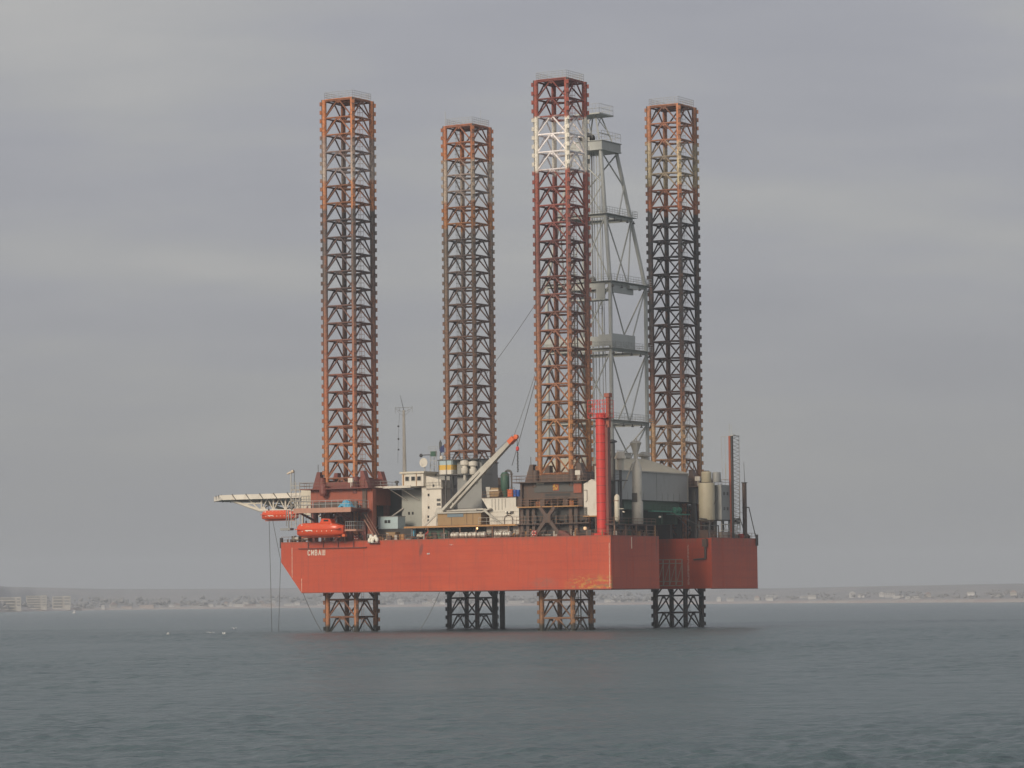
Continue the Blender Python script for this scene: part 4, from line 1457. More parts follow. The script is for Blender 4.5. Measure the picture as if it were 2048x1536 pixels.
# ================================================================== accommodation block
ac = thing('accommodation_block', 'tall grey and white living quarters with a wheelhouse on its corner', 'deckhouse', (20, 18, ZD))
build(MB().box(9.0, 20.9, 13.0, 30.2, ZD, 26.2), 'lower_block', M['greengrey_shade'], ac)
build(MB().box(20.95, 28.8, 13.0, 30.2, ZD, 29.0), 'main_block', M['grey'], ac)
build(MB().box(25.6, 28.78, 15.2, 30.1, 29.0, 31.2), 'upper_block', M['grey'], ac)
build(MB().box(19.8, 24.6, 10.6, 12.98, 18.6, 26.0), 'recessed_wall', M['pale_grey'], ac)
build(MB().prism([(24.7, 26.0), (24.7, 18.6), (28.95, 18.6), (28.95, 27.6), (24.0, 28.8)], 9.8, 12.97), 'forward_tower', M['white'], ac)
for (x, z_) in ((26.2, 24.9), (26.2, 22.6), (26.1, 20.9), (26.1, 20.2), (27.3, 26.6)):
    build(MB().box(x - .18, x + .18, 9.74, 9.79, z_ - .22, z_ + .22), 'porthole', M['glass'], ac)
for z_ in (22.9, 23.7):
    build(MB().box(28.0, 28.8, 9.72, 9.79, z_, z_ + .45), 'vent_louvre', M['darkgrey'], ac)
for x in (21.4, 22.2):
    build(MB().box(x - .18, x + .18, 10.53, 10.59, 21.4, 21.9), 'window', M['glass'], ac)
ov = build(MB().box(13.5, 24.4, 6.6, 13.0, 26.25, 26.45), 'overhang_deck', M['pale_grey'], ac)
build(MB().box(16.5, 24.4, 6.45, 6.6, 26.2, 26.62), 'deck_fascia', M['white'], ov)
build(MB().rail([(14.5, 7.0, 26.46), (20.5, 7.0, 26.46)], h=1.1), 'railing', M['greyrail'], ov)
for x in (19.2, 21.8):
    build(MB().cyl((x, 7.0, 26.2), (x + 1.9, 10.5, 24.0), .07, n=6), 'strut', M['white'], ov)
build(MB().cyl((16.0, 6.9, 18.8), (20.2, 10.5, 22.6), .15, n=6), 'stay', M['dullwhite'], ac)
# wheelhouse
wh = build(MB().box(20.9, 25.6, 9.0, 14.0, 26.55, 28.9), 'wheelhouse', M['white'], ac)
build(MB().box(20.6, 25.9, 8.7, 14.4, 28.9, 29.25), 'roof', M['cream'], wh)
for x in (22.1, 23.4, 24.7):
    f_ = build(MB().box(x - .46, x + .46, 8.93, 8.99, 27.5, 28.4), 'window', M['dullwhite'], wh)
    build(MB().box(x - .36, x + .36, 8.9, 8.92, 27.6, 28.3), 'pane', M['glass'], f_) if False else None
for x in (22.1, 23.4, 24.7):
    build(MB().box(x - .36, x + .36, 8.88, 8.92, 27.6, 28.3), 'window_pane', M['glass'], wh)
for y in (10.3, 11.9, 13.2):
    build(MB().box(25.61, 25.66, y - .5, y + .5, 27.7, 28.35), 'window_pane', M['glass'], wh)
build(MB().box(21.15, 21.35, 8.9, 8.97, 26.6, 28.8).box(24.05, 24.15, 8.9, 8.97, 26.6, 28.9), 'downpipe', M['orange_line'], wh)
build(MB().box(25.7, 29.4, 9.5, 12.9, 26.0, 26.2).rail([(25.8, 9.5, 26.2), (29.3, 9.5, 26.2)], h=1.0, step=.7), 'bridge_wing', M['dullwhite'], ac)
# side wall fittings
for (y, z_) in ((14.2, 29.6), (17.5, 29.5), (22.0, 27.0), (14.8, 26.5), (18.0, 26.3)):
    build(MB().box(28.81, 28.9, y - .35, y + .35, z_ - .3, z_ + .3), 'side_window', M['darkgrey'], ac)
build(MB().box(28.81, 29.0, 19.8, 21.2, 27.1, 28.9), 'green_door', M['brightgreen'], ac)
build(MB().box(28.82, 28.95, 23.2, 25.4, 24.6, 26.4), 'green_panel', M['green'], ac)
build(MB().box(28.82, 28.96, 19.0, 19.7, 24.5, 29.0), 'trunking', M['cream'], ac)
build(MB().box(28.81, 29.2, 13.0, 30.0, 21.9, 22.15).rail([(29.15, 13, 22.15), (29.15, 30, 22.15)]), 'side_gallery', M['dullwhite'], ac)
build(MB().box(25.5, 28.9, 15.1, 30.3, 31.2, 31.4), 'roof', M['darkgrey'], ac)
build(MB().rail([(25.6, 15.2, 31.4), (28.8, 15.2, 31.4), (28.8, 30, 31.4)], h=1.0), 'roof_rail', M['darkgrey'], ac)
# lower storey under the block (dark, recessed)
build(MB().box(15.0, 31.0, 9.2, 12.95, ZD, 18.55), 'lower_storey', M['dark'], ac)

# container office with striped end, ventilators, mast etc. on the roof
cs = thing('striped_container', 'white and pale blue container with a broad yellow band', 'container', (31, 8.5, 28.4))
for (z0, z1, mm, nm) in ((28.5, 29.3, 'white', 'lower_band'), (29.3, 30.2, 'yellow', 'yellow_band'), (30.2, 31.0, 'lightblue', 'upper_band')):
    build(MB().box(29.6, 32.6, 8.0, 12.6, z0, z1), nm, M[mm], cs)
build(MB().box(29.3, 38.0, 7.9, 13, 31.02, 31.18), 'roof_sheet', M['darkgrey'], cs)
m = MB()
for x in (29.7, 31.3, 32.5):
    m.beam((x, 7.8, 26.5), (x, 7.8, 31.0), .08)
m.box(29.3, 38.0, 7.9, 13, 28.3, 28.46)
m.beam((29.8, 10, 22.2), (29.8, 10, 28.3), .2).beam((37.8, 10, 22.2), (37.8, 10, 28.3), .2).beam((29.8, 12.6, 22.2), (29.8, 12.6, 28.3), .2).beam((37.8, 12.6, 22.2), (37.8, 12.6, 28.3), .2)
build(m, 'support_frame', M['darkgrey'], cs)
build(MB().box(32.8, 38.0, 9.2, 13.0, 22.2, 30.9), 'shaded_casing', M['grey'], cs)
for x, z_, lb in ((35.0, 28.5, 'cream tank ventilator beside the striped container, left of the pair'), (36.8, 28.3, 'cream tank ventilator beside the crane boom, right of the pair')):
    t = thing('ventilator', lb, 'ventilator', (x, 8.3, z_), 'roof ventilators')
    build(MB().lathe((x, 8.3, z_), [(.55, 0), (.7, .25), (.7, 1.0), (.5, 1.1), (.5, 1.45), (.85, 1.6), (.85, 2.3), (.3, 2.5)], n=14), 'cowl', M['white'], t, smooth=True)
    build(MB().cyl((x, 8.3, z_ - .05), (x, 8.3, z_ - 1.2), .3, n=8), 'duct', M['dullwhite'], t)

rm = thing('radio_mast', 'slender pale grey radio mast with spreaders left of the wheelhouse', 'mast', (14.45, 20, 26.2))
build(MB().cyl((14.45, 20, 26.2), (14.35, 20, 41.4), .42, .24, n=10), 'pole', M['white'], rm, smooth=True)
m = MB()
for s_ in (-1, 1):
    m.cyl((14.35, 20, 41.0), (14.35 + s_ * 1.9, 20, 41.7), .05, n=5)
    m.cyl((14.35 + s_ * 1.9, 20, 40.9), (14.35 + s_ * 1.9, 20, 42.1), .04, n=5)
    m.cyl((14.35, 20, 40.2), (14.35 + s_ * 1.5, 20, 41.3), .04, n=5)
    m.cyl((14.35 + s_ * 1.0, 20, 41.2), (14.35 + s_ * 1.0, 20, 42.0), .04, n=5)
m.cyl((12.4, 20, 41.9), (16.3, 20, 41.9), .05, n=5)
build(m, 'spreader', M['greyrail'], rm)
build(MB().cyl((14.35, 20, 41.4), (13.6, 20, 44.2), .06, .03, n=5), 'whip_antenna', M['darkgrey'], rm)
w_ = MB()
for a, b in (((13.4, 40.9), (13.2, 38.4)), ((13.2, 38.4), (13.0, 34.0)), ((13.0, 34.0), (12.9, 31.5))):
    w_.cyl((a[0], 20, a[1]), (b[0], 20, b[1]), .025, n=4)
for z_ in (38.4, 36.0, 34.0):
    w_.box(12.98, 13.25, 19.9, 20.1, z_ - .15, z_ + .15)
build(w_, 'halyard', M['darkgrey'], rm)

dsh = thing('satellite_dish', 'round cream satellite dish above the wheelhouse', 'dish', (25.5, 10.0, 29.2))
build(MB().lathe((25.4, 9.5, 30.85), [(.86, -.12), (.84, -.05), (.5, .12), (.1, .2)], n=22, axis='y'), 'reflector', M['white'], dsh, smooth=True)
build(MB().cyl((25.4, 9.8, 29.25), (25.4, 9.8, 30.6), .1, n=7).cyl((25.1, 9.35, 30.3), (25.4, 8.8, 30.85), .03, n=4), 'mount', M['greyrail'], dsh)
an = thing('radar_frame', 'dark green radar scaffold beside the satellite dish', 'radar', (27, 11, 29.2))
m = MB()
for x in (26.2, 27.5):
    for y in (10.5, 11.8):
        m.beam((x, y, 29.25), (x, y, 33.0), .09)
for k in range(4):
    m.beam((26.2, 10.5, 29.4 + k * .9), (27.5, 10.5, 30.3 + k * .9), .06)
    m.beam((26.2, 10.5, 30.3 + k * .9), (27.5, 10.5, 30.3 + k * .9), .06)
m.rail([(25.9, 10.4, 33.0), (27.8, 10.4, 33.0)], h=.8, step=.45)
build(m, 'scaffold', M['greyrail'], an)
build(MB().box(26.35, 27.4, 10.3, 10.9, 32.0, 32.9), 'radar_unit', M['green'], an)
build(MB().box(24.4, 26.3, 10.2, 10.35, 32.2, 32.35).lathe((24.5, 10.0, 32.2), [(.1, -.2), (.35, -.05), (.35, .05), (.1, .2)], n=10, axis='y'), 'scanner', M['dark'], an)
build(MB().cyl((28.1, 11, 29.25), (28.1, 11, 33.3), .09, n=6).cyl((28.1, 11, 33.3), (28.1, 11, 34.6), .26, n=10).cyl((28.1, 11, 34.6), (28.1, 11, 34.9), .12, n=6), 'drum_antenna', M['darkgrey'], an)
dm = world = None
o = build(MB().lathe((29.2, 9.6, 31.2), [(.1, 0), (.3, .15), (.36, .45), (.25, .75), (.05, .85)], n=12), 'antenna_dome', M['white'], None, base=(29.2, 9.6, 31.2), smooth=True)
tag(o, 'tiny white antenna dome at the corner of the striped container roof', 'antenna dome')
fl = thing('flag', 'dark blue flag furled by its staff beside the rear leg', 'flag', (29.9, 9.5, 31.2))
build(MB().cyl((30.1, 9.5, 31.2), (29.8, 9.5, 34.2), .04, n=5), 'staff', M['greyrail'], fl)
build(MB().prism([(29.85, 34.0), (29.1, 33.6), (28.8, 33.0), (29.2, 32.5), (29.6, 32.7), (29.95, 32.4)], 9.45, 9.6), 'cloth', M['flag'], fl)
for x, lb in ((20.3, 'small grey ventilator on the deck edge left of the wheelhouse'),):
    o = build(MB().lathe((x, 8.2, 26.46), [(.2, 0), (.2, .7), (.42, .8), (.38, 1.1), (.1, 1.2)], n=10), 'ventilator', M['darkgrey'], None, base=(x, 8.2, 26.46))
    tag(o, lb, 'ventilator')

# ================================================================== mezzanine, tan cabin, crane
mz = thing('mezzanine_deck', 'long side deck on posts along the near rail between the two legs', 'side deck', (40, 5, ZD))
build(MB().box(26.0, 50.4, 1.7, 12.5, 18.72, 18.9), 'deck_plate', M['redbrown'], mz)
build(MB().box(26.0, 50.4, 1.6, 1.69, 18.66, 18.96), 'deck_edge', M['orange_line'], mz)
for x in (27.6, 31.0, 34.4, 37.8, 41.2, 44.6, 48.0, 50.2):
    build(MB().cyl((x, 1.9, ZD), (x, 1.9, 18.7), .12, n=8), 'post', M['rustrail'], mz)
build(MB().rail([(41.8, 1.75, 18.9), (50.3, 1.75, 18.9)], h=1.3), 'railing', M['dullwhite'], mz)
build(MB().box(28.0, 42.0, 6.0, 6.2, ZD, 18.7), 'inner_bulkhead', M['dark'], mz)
for (x0_, x1_) in ((42.6, 43.6), (44.2, 47.4), (48.1, 49.6)):
    build(MB().box(x0_, x1_, 3.2, 3.5, ZD, 18.7), 'bulkhead_panel', M['dullwhite'], mz)
mc = MB()
rr = random.Random(9)
for k in range(16):
    x = 29 + k * .85 + rr.uniform(-.2, .2)
    h = rr.uniform(.6, 1.9)
    mc.box(x, x + rr.uniform(.3, .8), 4.2, 5.2, ZD, ZD + h)
    if k % 3 == 0:
        mc.cyl((x, 4.0, ZD + .3), (x, 4.0, 18.7), .09, n=6)
build(mc, 'pipework', M['darkgrey'], mz)
tb = thing('tan_cabin', 'long tan clad cabin with a faded blue patch under the crane', 'cabin', (37, 3, 18.9))
build(MB().box(32.7, 41.9, 2.5, 7.0, 18.92, 21.15), 'wall', M['tan'], tb)
build(MB().box(32.2, 42.3, 2.2, 7.3, 21.16, 21.42), 'roof', M['dullwhite'], tb)
build(MB().prism([(42.3, 21.42), (42.3, 21.2), (44.0, 21.75), (43.8, 21.95)], 2.2, 3.4), 'roof_wing', M['dullwhite'], tb)
build(MB().box(34.8, 38.2, 2.44, 2.495, 20.5, 21.1), 'faded_patch', M['faded_blue'], tb)
for x in (35.7, 38.9, 40.2):
    build(MB().box(x - .03, x + .03, 2.45, 2.49, 18.95, 21.1), 'panel_joint', M['brown'], tb)
build(MB().box(32.75, 41.9, 2.40, 2.49, 18.93, 19.05), 'base_rail', M['brown'], tb)
pr = MB()
for k, (a, b) in enumerate(((34.5, 40.8), (35.2, 42.5), (36.0, 41.5))):
    pr.cyl((a, 2.8 + k * .6, 21.62 + .1 * k), (b, 2.8 + k * .6, 21.66 + .1 * k), .14, n=7)
o = build(pr, 'pipe_bundle', M['dullwhite'], None, base=(38, 3.4, 21.42))
tag(o, 'bundle of pale pipes lying on the tan cabin roof', 'pipes')
lb_ = MB().beam((42.9, 2.1, 21.5), (46.4, 2.1, 18.9), .22, .35)
build(lb_, 'diagonal_strut', M['dullwhite'], tb)
build(MB().beam((32.6, 2.1, 21.0), (30.1, 2.1, 18.95), .2, .3), 'diagonal_strut', M['dullwhite'], tb)

cr_ = thing('deck_crane', 'pale grey deck crane with an orange boom head raised to the right', 'crane', (32.8, 4, 21.4))
FT, TP = Vector((32.9, 3.6, 21.2)), Vector((48.3, 3.6, 34.3))
D = (TP - FT).normalized()
Nn = Vector((-D.z, 0, D.x))
bm_ = MB()


def quadbeam(m, a, b, wa, wb, y0, y1):
    P = [a - Nn * wa / 2, b - Nn * wb / 2, b + Nn * wb / 2, a + Nn * wa / 2]
    P = [(p.x, y0, p.z) for p in P] + [(p.x, y1, p.z) for p in P]
    m.poly(P, [(0, 1, 2, 3), (7, 6, 5, 4), (0, 4, 5, 1), (1, 5, 6, 2), (2, 6, 7, 3), (3, 7, 4, 0)])


LL = (TP - FT).length
quadbeam(bm_, FT + Nn * .25, FT + D * LL * .55 + Nn * .30, .46, .54, 3.1, 4.1)
quadbeam(bm_, FT + D * 2.2 - Nn * .62, FT + D * LL * .55 - Nn * .32, .32, .48, 3.15, 4.05)
quadbeam(bm_, FT + D * (LL * .55 + .01), FT + D * (LL - 1.2), 1.15, .70, 3.15, 4.05)
for k in range(4):
    a = FT + D * (2.6 + k * 1.9)
    bm_.beam(a - Nn * .7, a + D * .7 + Nn * .3, .25)
build(bm_, 'boom', M['dullwhite'], cr_)
hdm = MB()
quadbeam(hdm, FT + D * (LL - 1.19), FT + D * (LL + .1), .82, .80, 2.98, 4.22)
hdm.lathe((TP.x + .5, 3.2, TP.z + .25), [(.1, 0), (.42, .05), (.42, .6), (.1, .7)], n=14, axis='y')
build(hdm, 'boom_head', M['orange'], cr_)
build(MB().lathe((32.6, 4.2, 18.9), [(1.1, 0), (1.0, 2.2), (.9, 2.5)], n=14).prism([(31.9, 21.43), (33.6, 21.43), (33.2, 22.1), (32.2, 22.3)], 3.0, 4.4), 'pedestal', M['dullwhite'], cr_)
build(MB().cyl((48.95, 3.6, 34.3), (49.05, 3.6, 28.4), .06, n=5), 'hoist_wire', M['cable'], cr_)
build(MB().lathe((49.0, 3.6, 32.0), [(.12, 0), (.3, .2), (.28, .7), (.12, .85)], n=8), 'hook_block', M['red'], cr_)
ch = MB()
for k in range(11):
    z_ = 31.9 - k * .34
    ch.box(48.9 + .05 * (k % 2), 49.1 + .05 * (k % 2), 3.5, 3.7, z_ - .26, z_)
build(ch, 'chain', M['dark'], cr_)


def cable(pts, r, mat, name, label, cat, base, group=None):
    m = MB()
    for a, b in zip(pts[:-1], pts[1:]):
        m.cyl(a, b, r, n=5, caps=False)
    o = build(m, name, mat, None, base=base)
    return tag(o, label, cat, group)


def sag(a, b, s_, n=10):
    a, b = Vector(a), Vector(b)
    return [tuple(a.lerp(b, i / n) - Vector((0, 0, s_ * 4 * (i / n) * (1 - i / n)))) for i in range(n + 1)]


cable(sag((53.5, 3.6, 47.5), (48.2, 3.6, 34.6), .5), .045, M['cable_light'], 'luffing_wire', 'thin wire from the white banded leg down to the crane head', 'wire', (50, 3.6, 40))
cable(sag((48.0, 3.6, 34.9), (36.0, 14.0, 31.3), .2), .04, M['cable_light'], 'stay_wire', 'thin wire from the crane head back to the quarters roof', 'wire', (42, 8, 33))
cable(sag((53.4, 3.9, 46.6), (35.0, 25.0, 30.5), .3), .06, M['cable_light'], 'guy_wire', 'guy wire slanting from the white banded leg behind the crane', 'wire', (44, 14, 38))
cable(sag((43.5, 24.0, 63.4), (14.5, 46.4, 47.5), .6), .05, M['cable_light'], 'guy_wire', 'highest guy wire slanting from the derrick towards the rear leg', 'wire', (30, 35, 55))
# moorings down to the water
cable(sag((-10.4, 11.0, 21.3), (-9.9, 11.0, -.5), 0), .05, M['cable'], 'mooring_rope', 'straight dark rope hanging from the small lifeboat to the sea, left one', 'rope', (-10, 11, 0), 'hanging ropes')
cable(sag((-9.6, 11.0, 21.2), (-7.8, 11.0, 13.5), .1) + [(-8.4, 11, -.5)], .05, M['cable'], 'mooring_rope', 'bent dark rope hanging from the small lifeboat to the sea, right one', 'rope', (-8, 11, 0), 'hanging ropes')
cable(sag((4.6, .4, 7.2), (9.2, .4, -.6), .5), .06, M['cable'], 'anchor_line', 'dark anchor line curving from the bow corner down to the sea', 'anchor line', (7, .4, 0))
cable(sag((31.4, 5, 7.0), (26.6, 5, -.3), .5), .05, M['cable_light'], 'anchor_line', 'thin grey line curving from under midhull down to the sea', 'anchor line', (29, 5, 0))

# ================================================================== white house beside the dark jacking house
wb = thing('mud_house', 'dull white plated house with ribs left of the dark jacking house', 'deckhouse', (45.6, 4, 18.9))
build(MB().prism([(41.6, 23.75), (43.2, 21.4), (43.3, 18.93), (49.4, 18.93), (49.4, 22.0), (48.8, 22.1), (48.8, 23.75)], 3.2, 9.5), 'wall', M['white'], wb)
for x in (43.8, 44.5, 45.2, 45.9, 46.6):
    build(MB().box(x - .07, x + .07, 3.1, 3.19, 21.6 if x < 46 else 22.0, 23.6), 'rib', M['dullwhite'], wb)
for z_ in (20.4, 19.7, 21.2):
    build(MB().box(43.4, 49.3, 3.14, 3.19, z_, z_ + .06), 'plate_joint', M['dullwhite'], wb)
tk = MB()
for s_ in range(7):
    a0, a1 = R(180 - s_ * 180 / 7), R(180 - (s_ + 1) * 180 / 7)
    tk.cyl((47.3 + .85 * math.cos(a0), 3.0, 20.0 + .6 * math.sin(a0)), (47.3 + .85 * math.cos(a1), 3.0, 20.0 + .6 * math.sin(a1)), .06, n=5)
tk.cyl((46.45, 3.0, 20.0), (46.45, 3.0, 18.95), .06, n=5).cyl((48.15, 3.0, 20.0), (48.15, 3.0, 18.95), .06, n=5)
build(tk, 'pipe_arch', M['brown'], wb)
build(MB().box(46.9, 48.3, 2.9, 3.15, 20.9, 21.3), 'lamp_cluster', M['darkgrey'], wb)
for x in (47.0, 47.7):
    build(MB().lathe((x, 2.7, 20.9), [(.08, 0), (.22, .12), (.22, .3), (.1, .4)], n=8), 'lamp', M['letter'], wb)
build(MB().box(41.7, 48.9, 3.1, 9.6, 23.76, 23.88), 'roof_deck', M['brown'], wb)
build(MB().rail([(41.8, 3.15, 23.88), (48.8, 3.15, 23.88)], h=1.0, step=.9), 'railing', M['rustrail'], wb)

o = thing('tan_drum', 'faded tan tank lying on the ribbed white house roof', 'tank', (43.9, 5, 23.9))
build(MB().prism([(42.9, 24.0), (44.6, 24.0), (44.9, 24.7), (44.6, 25.6), (43.2, 25.6), (42.7, 24.8)], 4.0, 6.4), 'tank_shell', M['tan'], o)
build(MB().box(42.9, 44.7, 3.9, 6.5, 25.0, 25.25), 'band', M['canvas'], o)
o = thing('wall_box', 'dull white upright box left of the tan tank', 'box', (42.2, 5, 23.9))
build(MB().prism([(41.7, 25.8), (42.6, 25.8), (42.5, 23.9), (42.0, 23.9)], 4.5, 5.5), 'casing', M['dullwhite'], o)
cyn = thing('cyclone_separator', 'dark green cyclone tank with a bent pipe on its top', 'separator', (45.6, 5, 23.9))
build(MB().lathe((45.5, 5, 23.95), [(.35, 0), (.62, 1.2), (.8, 1.6), (.8, 4.0), (.5, 4.4)], n=16), 'tank_shell', M['green'], cyn, smooth=True)
el = MB()
pv = (45.6, 28.2)
for k in range(7):
    a0, a1 = R(150 - k * 25), R(150 - (k + 1) * 25)
    p0 = (46.15 + .7 * math.cos(a0), 28.1 + .55 * math.sin(a0))
    p1 = (46.15 + .7 * math.cos(a1), 28.1 + .55 * math.sin(a1))
    el.cyl((p0[0], 5, p0[1]), (p1[0], 5, p1[1]), .2, n=8)
el.cyl((46.85, 5, 28.1), (46.85, 5, 23.95), .17, n=8)
build(el, 'bent_pipe', M['darkgrey'], cyn, smooth=True)
o = build(MB().box(46.6, 47.6, 4.0, 5.2, 23.9, 25.1).box(46.5, 47.7, 3.9, 5.3, 25.1, 25.2), 'orange_bin', M['orange'], None, base=(47.1, 4.6, 23.9))
tag(o, 'small orange box between the green cyclone and the blue barrels', 'box')
for x, lb in ((48.05, 'bright blue barrel, left one of the pair'), (48.75, 'bright blue barrel, right one of the pair')):
    o = build(MB().lathe((x, 4.2, 23.9), [(.3, 0), (.34, .05), (.32, .4), (.34, .45), (.32, .8), (.34, .85), (.3, 1.2), (.1, 1.22)], n=14), 'barrel', M['blue'], None, base=(x, 4.2, 23.9), smooth=True)
    tag(o, lb + ' beside the dark jacking house', 'barrel', 'blue barrels')
o = build(MB().box(49.3, 50.7, 4.5, 6, 23.9, 25.2).box(49.4, 50.2, 4.4, 6, 25.2, 25.5), 'machinery_skid', M['brown'], None, base=(50, 5, 23.9))
tag(o, 'rusty machinery box between blue barrels and dark jacking house', 'machinery')
build(MB().box(49.0, 51.4, 3.6, 8, 21.9, 23.88), 'skid_support', M['brown'], o)

# life raft canisters
rf = [(37.4, 'first'), (39.3, 'second'), (41.15, 'third'), (43.05, 'fourth'), (46.5, 'fifth'), (48.35, 'sixth')]
for x, nth in rf:
    t = thing('liferaft_canister', 'white strapped liferaft canister on the near rail, %s from the left of six' % nth, 'liferaft', (x, 1.2, ZD), 'liferaft canisters on the near rail')
    build(MB().lathe((x - .8, .9, ZD + .75), [(.25, 0), (.47, .10), (.50, .30), (.47, .42), (.47, .95), (.50, 1.1), (.50, 1.3), (.47, 1.5), (.25, 1.6)], n=16, axis='x'), 'canister', M['letter'], t, smooth=True)
    for dx in (-.33, 0, .33):
        build(MB().lathe((x + dx - .05, .9, ZD + .75), [(.515, 0), (.515, .07)], n=16, axis='x'), 'strap', M['brown'], t)
    build(MB().beam((x - .6, .9, ZD), (x - .6, .9, ZD + .4), .1).beam((x + .6, .9, ZD), (x + .6, .9, ZD + .4), .1).box(x - .8, x + .8, .55, 1.25, ZD + .28, ZD + .36), 'cradle', M['rustrail'], t)


def lifebuoy(x, y, z_, label):
    m = MB()
    n, r0, r1 = 18, .34, .10
    for i in range(n):
        a0, a1 = 2 * math.pi * i / n, 2 * math.pi * (i + 1) / n
        m.cyl((x + r0 * math.cos(a0), y, z_ + r0 * math.sin(a0)), (x + r0 * math.cos(a1), y, z_ + r0 * math.sin(a1)), r1, n=6)
    t = thing('lifebuoy', label, 'lifebuoy', (x, y, z_))
    build(m, 'ring', M['red'], t)
    m2 = MB()
    for q_ in range(4):
        a = R(45 + 90 * q_)
        m2.cyl((x + r0 * math.cos(a - .2), y, z_ + r0 * math.sin(a - .2)), (x + r0 * math.cos(a + .2), y, z_ + r0 * math.sin(a + .2)), r1 + .02, n=6)
    build(m2, 'white_band', M['letter'], t)
    build(MB().box(x - .55, x + .55, y + .12, y + .18, z_ - .55, z_ + .55), 'board', M['redbrown'], t)


lifebuoy(54.3, .1, 17.2, 'red and white lifebuoy on the rail below the cross brace')
lifebuoy(16.6, .1, 17.2, 'red lifebuoy on the rail behind the larger lifeboat')

# lit lamps
lampm = emit('lamp_glow', (1.0, 0.55, 0.22), 5.0)
for (x, y, z_, lb, s_) in ((41.2, 2.2, 18.35, 'small glowing orange lamp under the side deck', .16), (63.6, 2.0, 17.9, 'glowing window lamp beneath the white tank', .30)):
    t = thing('deck_lamp', lb, 'lamp', (x, y, z_))
    build(MB().lathe((x, y, z_ - s_), [(s_ * .5, 0), (s_, s_ * .6), (s_, s_ * 1.4), (s_ * .5, s_ * 2)], n=10), 'lamp_glass', lampm if s_ < .2 else emit('lamp_glow_dim', (0.95, 0.62, 0.36), .45), t, smooth=True)
    build(MB().cyl((x, y, z_ + s_), (x, y, z_ + s_ + .3), .05, n=5).box(x - s_ * 1.1, x + s_ * 1.1, y - s_ * 1.1, y + s_ * 1.1, z_ + s_, z_ + s_ + .05), 'lamp_cap', M['darkgrey'], t)

# small things on the near deck
wc = thing('site_cabin', 'small pale blue grey cabin with a twin window under the overhang', 'cabin', (20.1, 6.5, 18.8))
build(MB().box(17.9, 22.2, 5.5, 8.0, 18.75, 20.95), 'wall', M['lightblue'], wc)
build(MB().box(17.8, 22.3, 5.4, 8.1, 20.95, 21.05), 'roof', M['grey'], wc)
for x in (19.6, 20.3):
    build(MB().box(x - .28, x + .28, 5.44, 5.49, 19.8, 20.35), 'window', M['glass'], wc)
build(MB().box(17.5, 26.0, 5.6, 9.0, 16.5, 18.7), 'support', M['dark'], wc)
o = build(MB().lathe((27.2, 3, ZD), [(.42, 0), (.45, .1), (.45, 1.9), (.42, 2.0), (.15, 2.05)], n=14), 'blue_tank', M['tarp'], None, base=(27.2, 3, ZD))
tag(o, 'slim bright blue upright tank on the deck near midships', 'tank')
o = thing('pump_set', 'cream pump set on a skid right of the slim blue tank', 'pump', (28.9, 2.5, ZD))
build(MB().box(28.1, 29.8, 2.2, 3.2, ZD + .1, ZD + .25), 'skid', M['rustrail'], o)
build(MB().lathe((28.2, 2.7, ZD + .75), [(.3, 0), (.48, .15), (.48, .9), (.3, 1.1), (.3, 1.4)], n=12, axis='x'), 'motor', M['cream'], o)
build(MB().lathe((29.0, 2.7, ZD + .2), [(.3, 0), (.2, .5), (.2, 1.1), (.36, 1.2), (.36, 1.3)], n=10), 'valve', M['cream'], o)
o = thing('fire_monitor', 'red fire monitor on the near rail under the tan cabin', 'fire monitor', (30.9, 1.2, ZD))
build(MB().cyl((30.9, 1.2, ZD), (30.9, 1.2, ZD + .9), .14, n=8).lathe((30.9, 1.2, ZD), [(.4, 0), (.35, .3), (.15, .4)], n=10), 'stand', M['red'], o)
build(MB().cyl((30.6, 1.2, ZD + .8), (31.7, .9, ZD + 1.5), .13, .09, n=8), 'nozzle', M['red'], o)
o = build(MB().box(22.1, 24.0, 1.8, 3.4, ZD, ZD + 1.5).box(22.0, 24.1, 1.7, 3.5, ZD + 1.5, ZD + 1.6), 'wooden_crate', M['tan'], None, base=(23, 2.6, ZD))
tag(o, 'brown wooden crate on the near deck edge below the pale cabin', 'crate')
o = build(MB().box(25.0, 26.4, 1.6, 2.6, ZD, ZD + .35).box(25.3, 26.2, 1.6, 2.6, ZD + .35, ZD + .6), 'timber_stack', M['redhouse'], None, base=(25.7, 2, ZD))
tag(o, 'low stack of reddish timber on the near deck edge', 'timber')
o = thing('generator', 'dark green generator under the left end of the side deck', 'generator', (33.2, 3, ZD))
build(MB().box(30.4, 34.5, 3.0, 4.1, ZD + .2, ZD + 1.9), 'housing', M['green'], o)
build(MB().box(30.2, 34.7, 2.9, 4.15, ZD, ZD + .18), 'skid', M['brown'], o)
build(MB().box(31.0, 32.2, 2.94, 2.99, ZD + .6, ZD + 1.5), 'louvre', M['dark'], o)
build(MB().box(32.8, 34.0, 2.94, 2.99, ZD + .6, ZD + 1.5), 'louvre', M['dark'], o)
# white fender bags hanging at the edge
m = MB()
for k, (x, z_) in enumerate(((20.2, 17.2), (20.7, 16.9), (21.2, 17.15), (21.5, 16.7), (20.5, 16.5), (19.9, 16.6))):
    m.lathe((x, -.45, z_ - .45), [(.08, 0), (.28, .12), (.34, .45), (.26, .75), (.08, .86)], n=9)
o = build(m, 'fender_bags', M['letter'], None, base=(20.6, -.4, ZD), smooth=True)
tag(o, 'bunch of white fender bags hung over the near deck edge', 'fenders')
build(MB().box(19.6, 21.9, -.75, .0, ZD - .35, ZD - .28), 'tray', M['grey'], o)

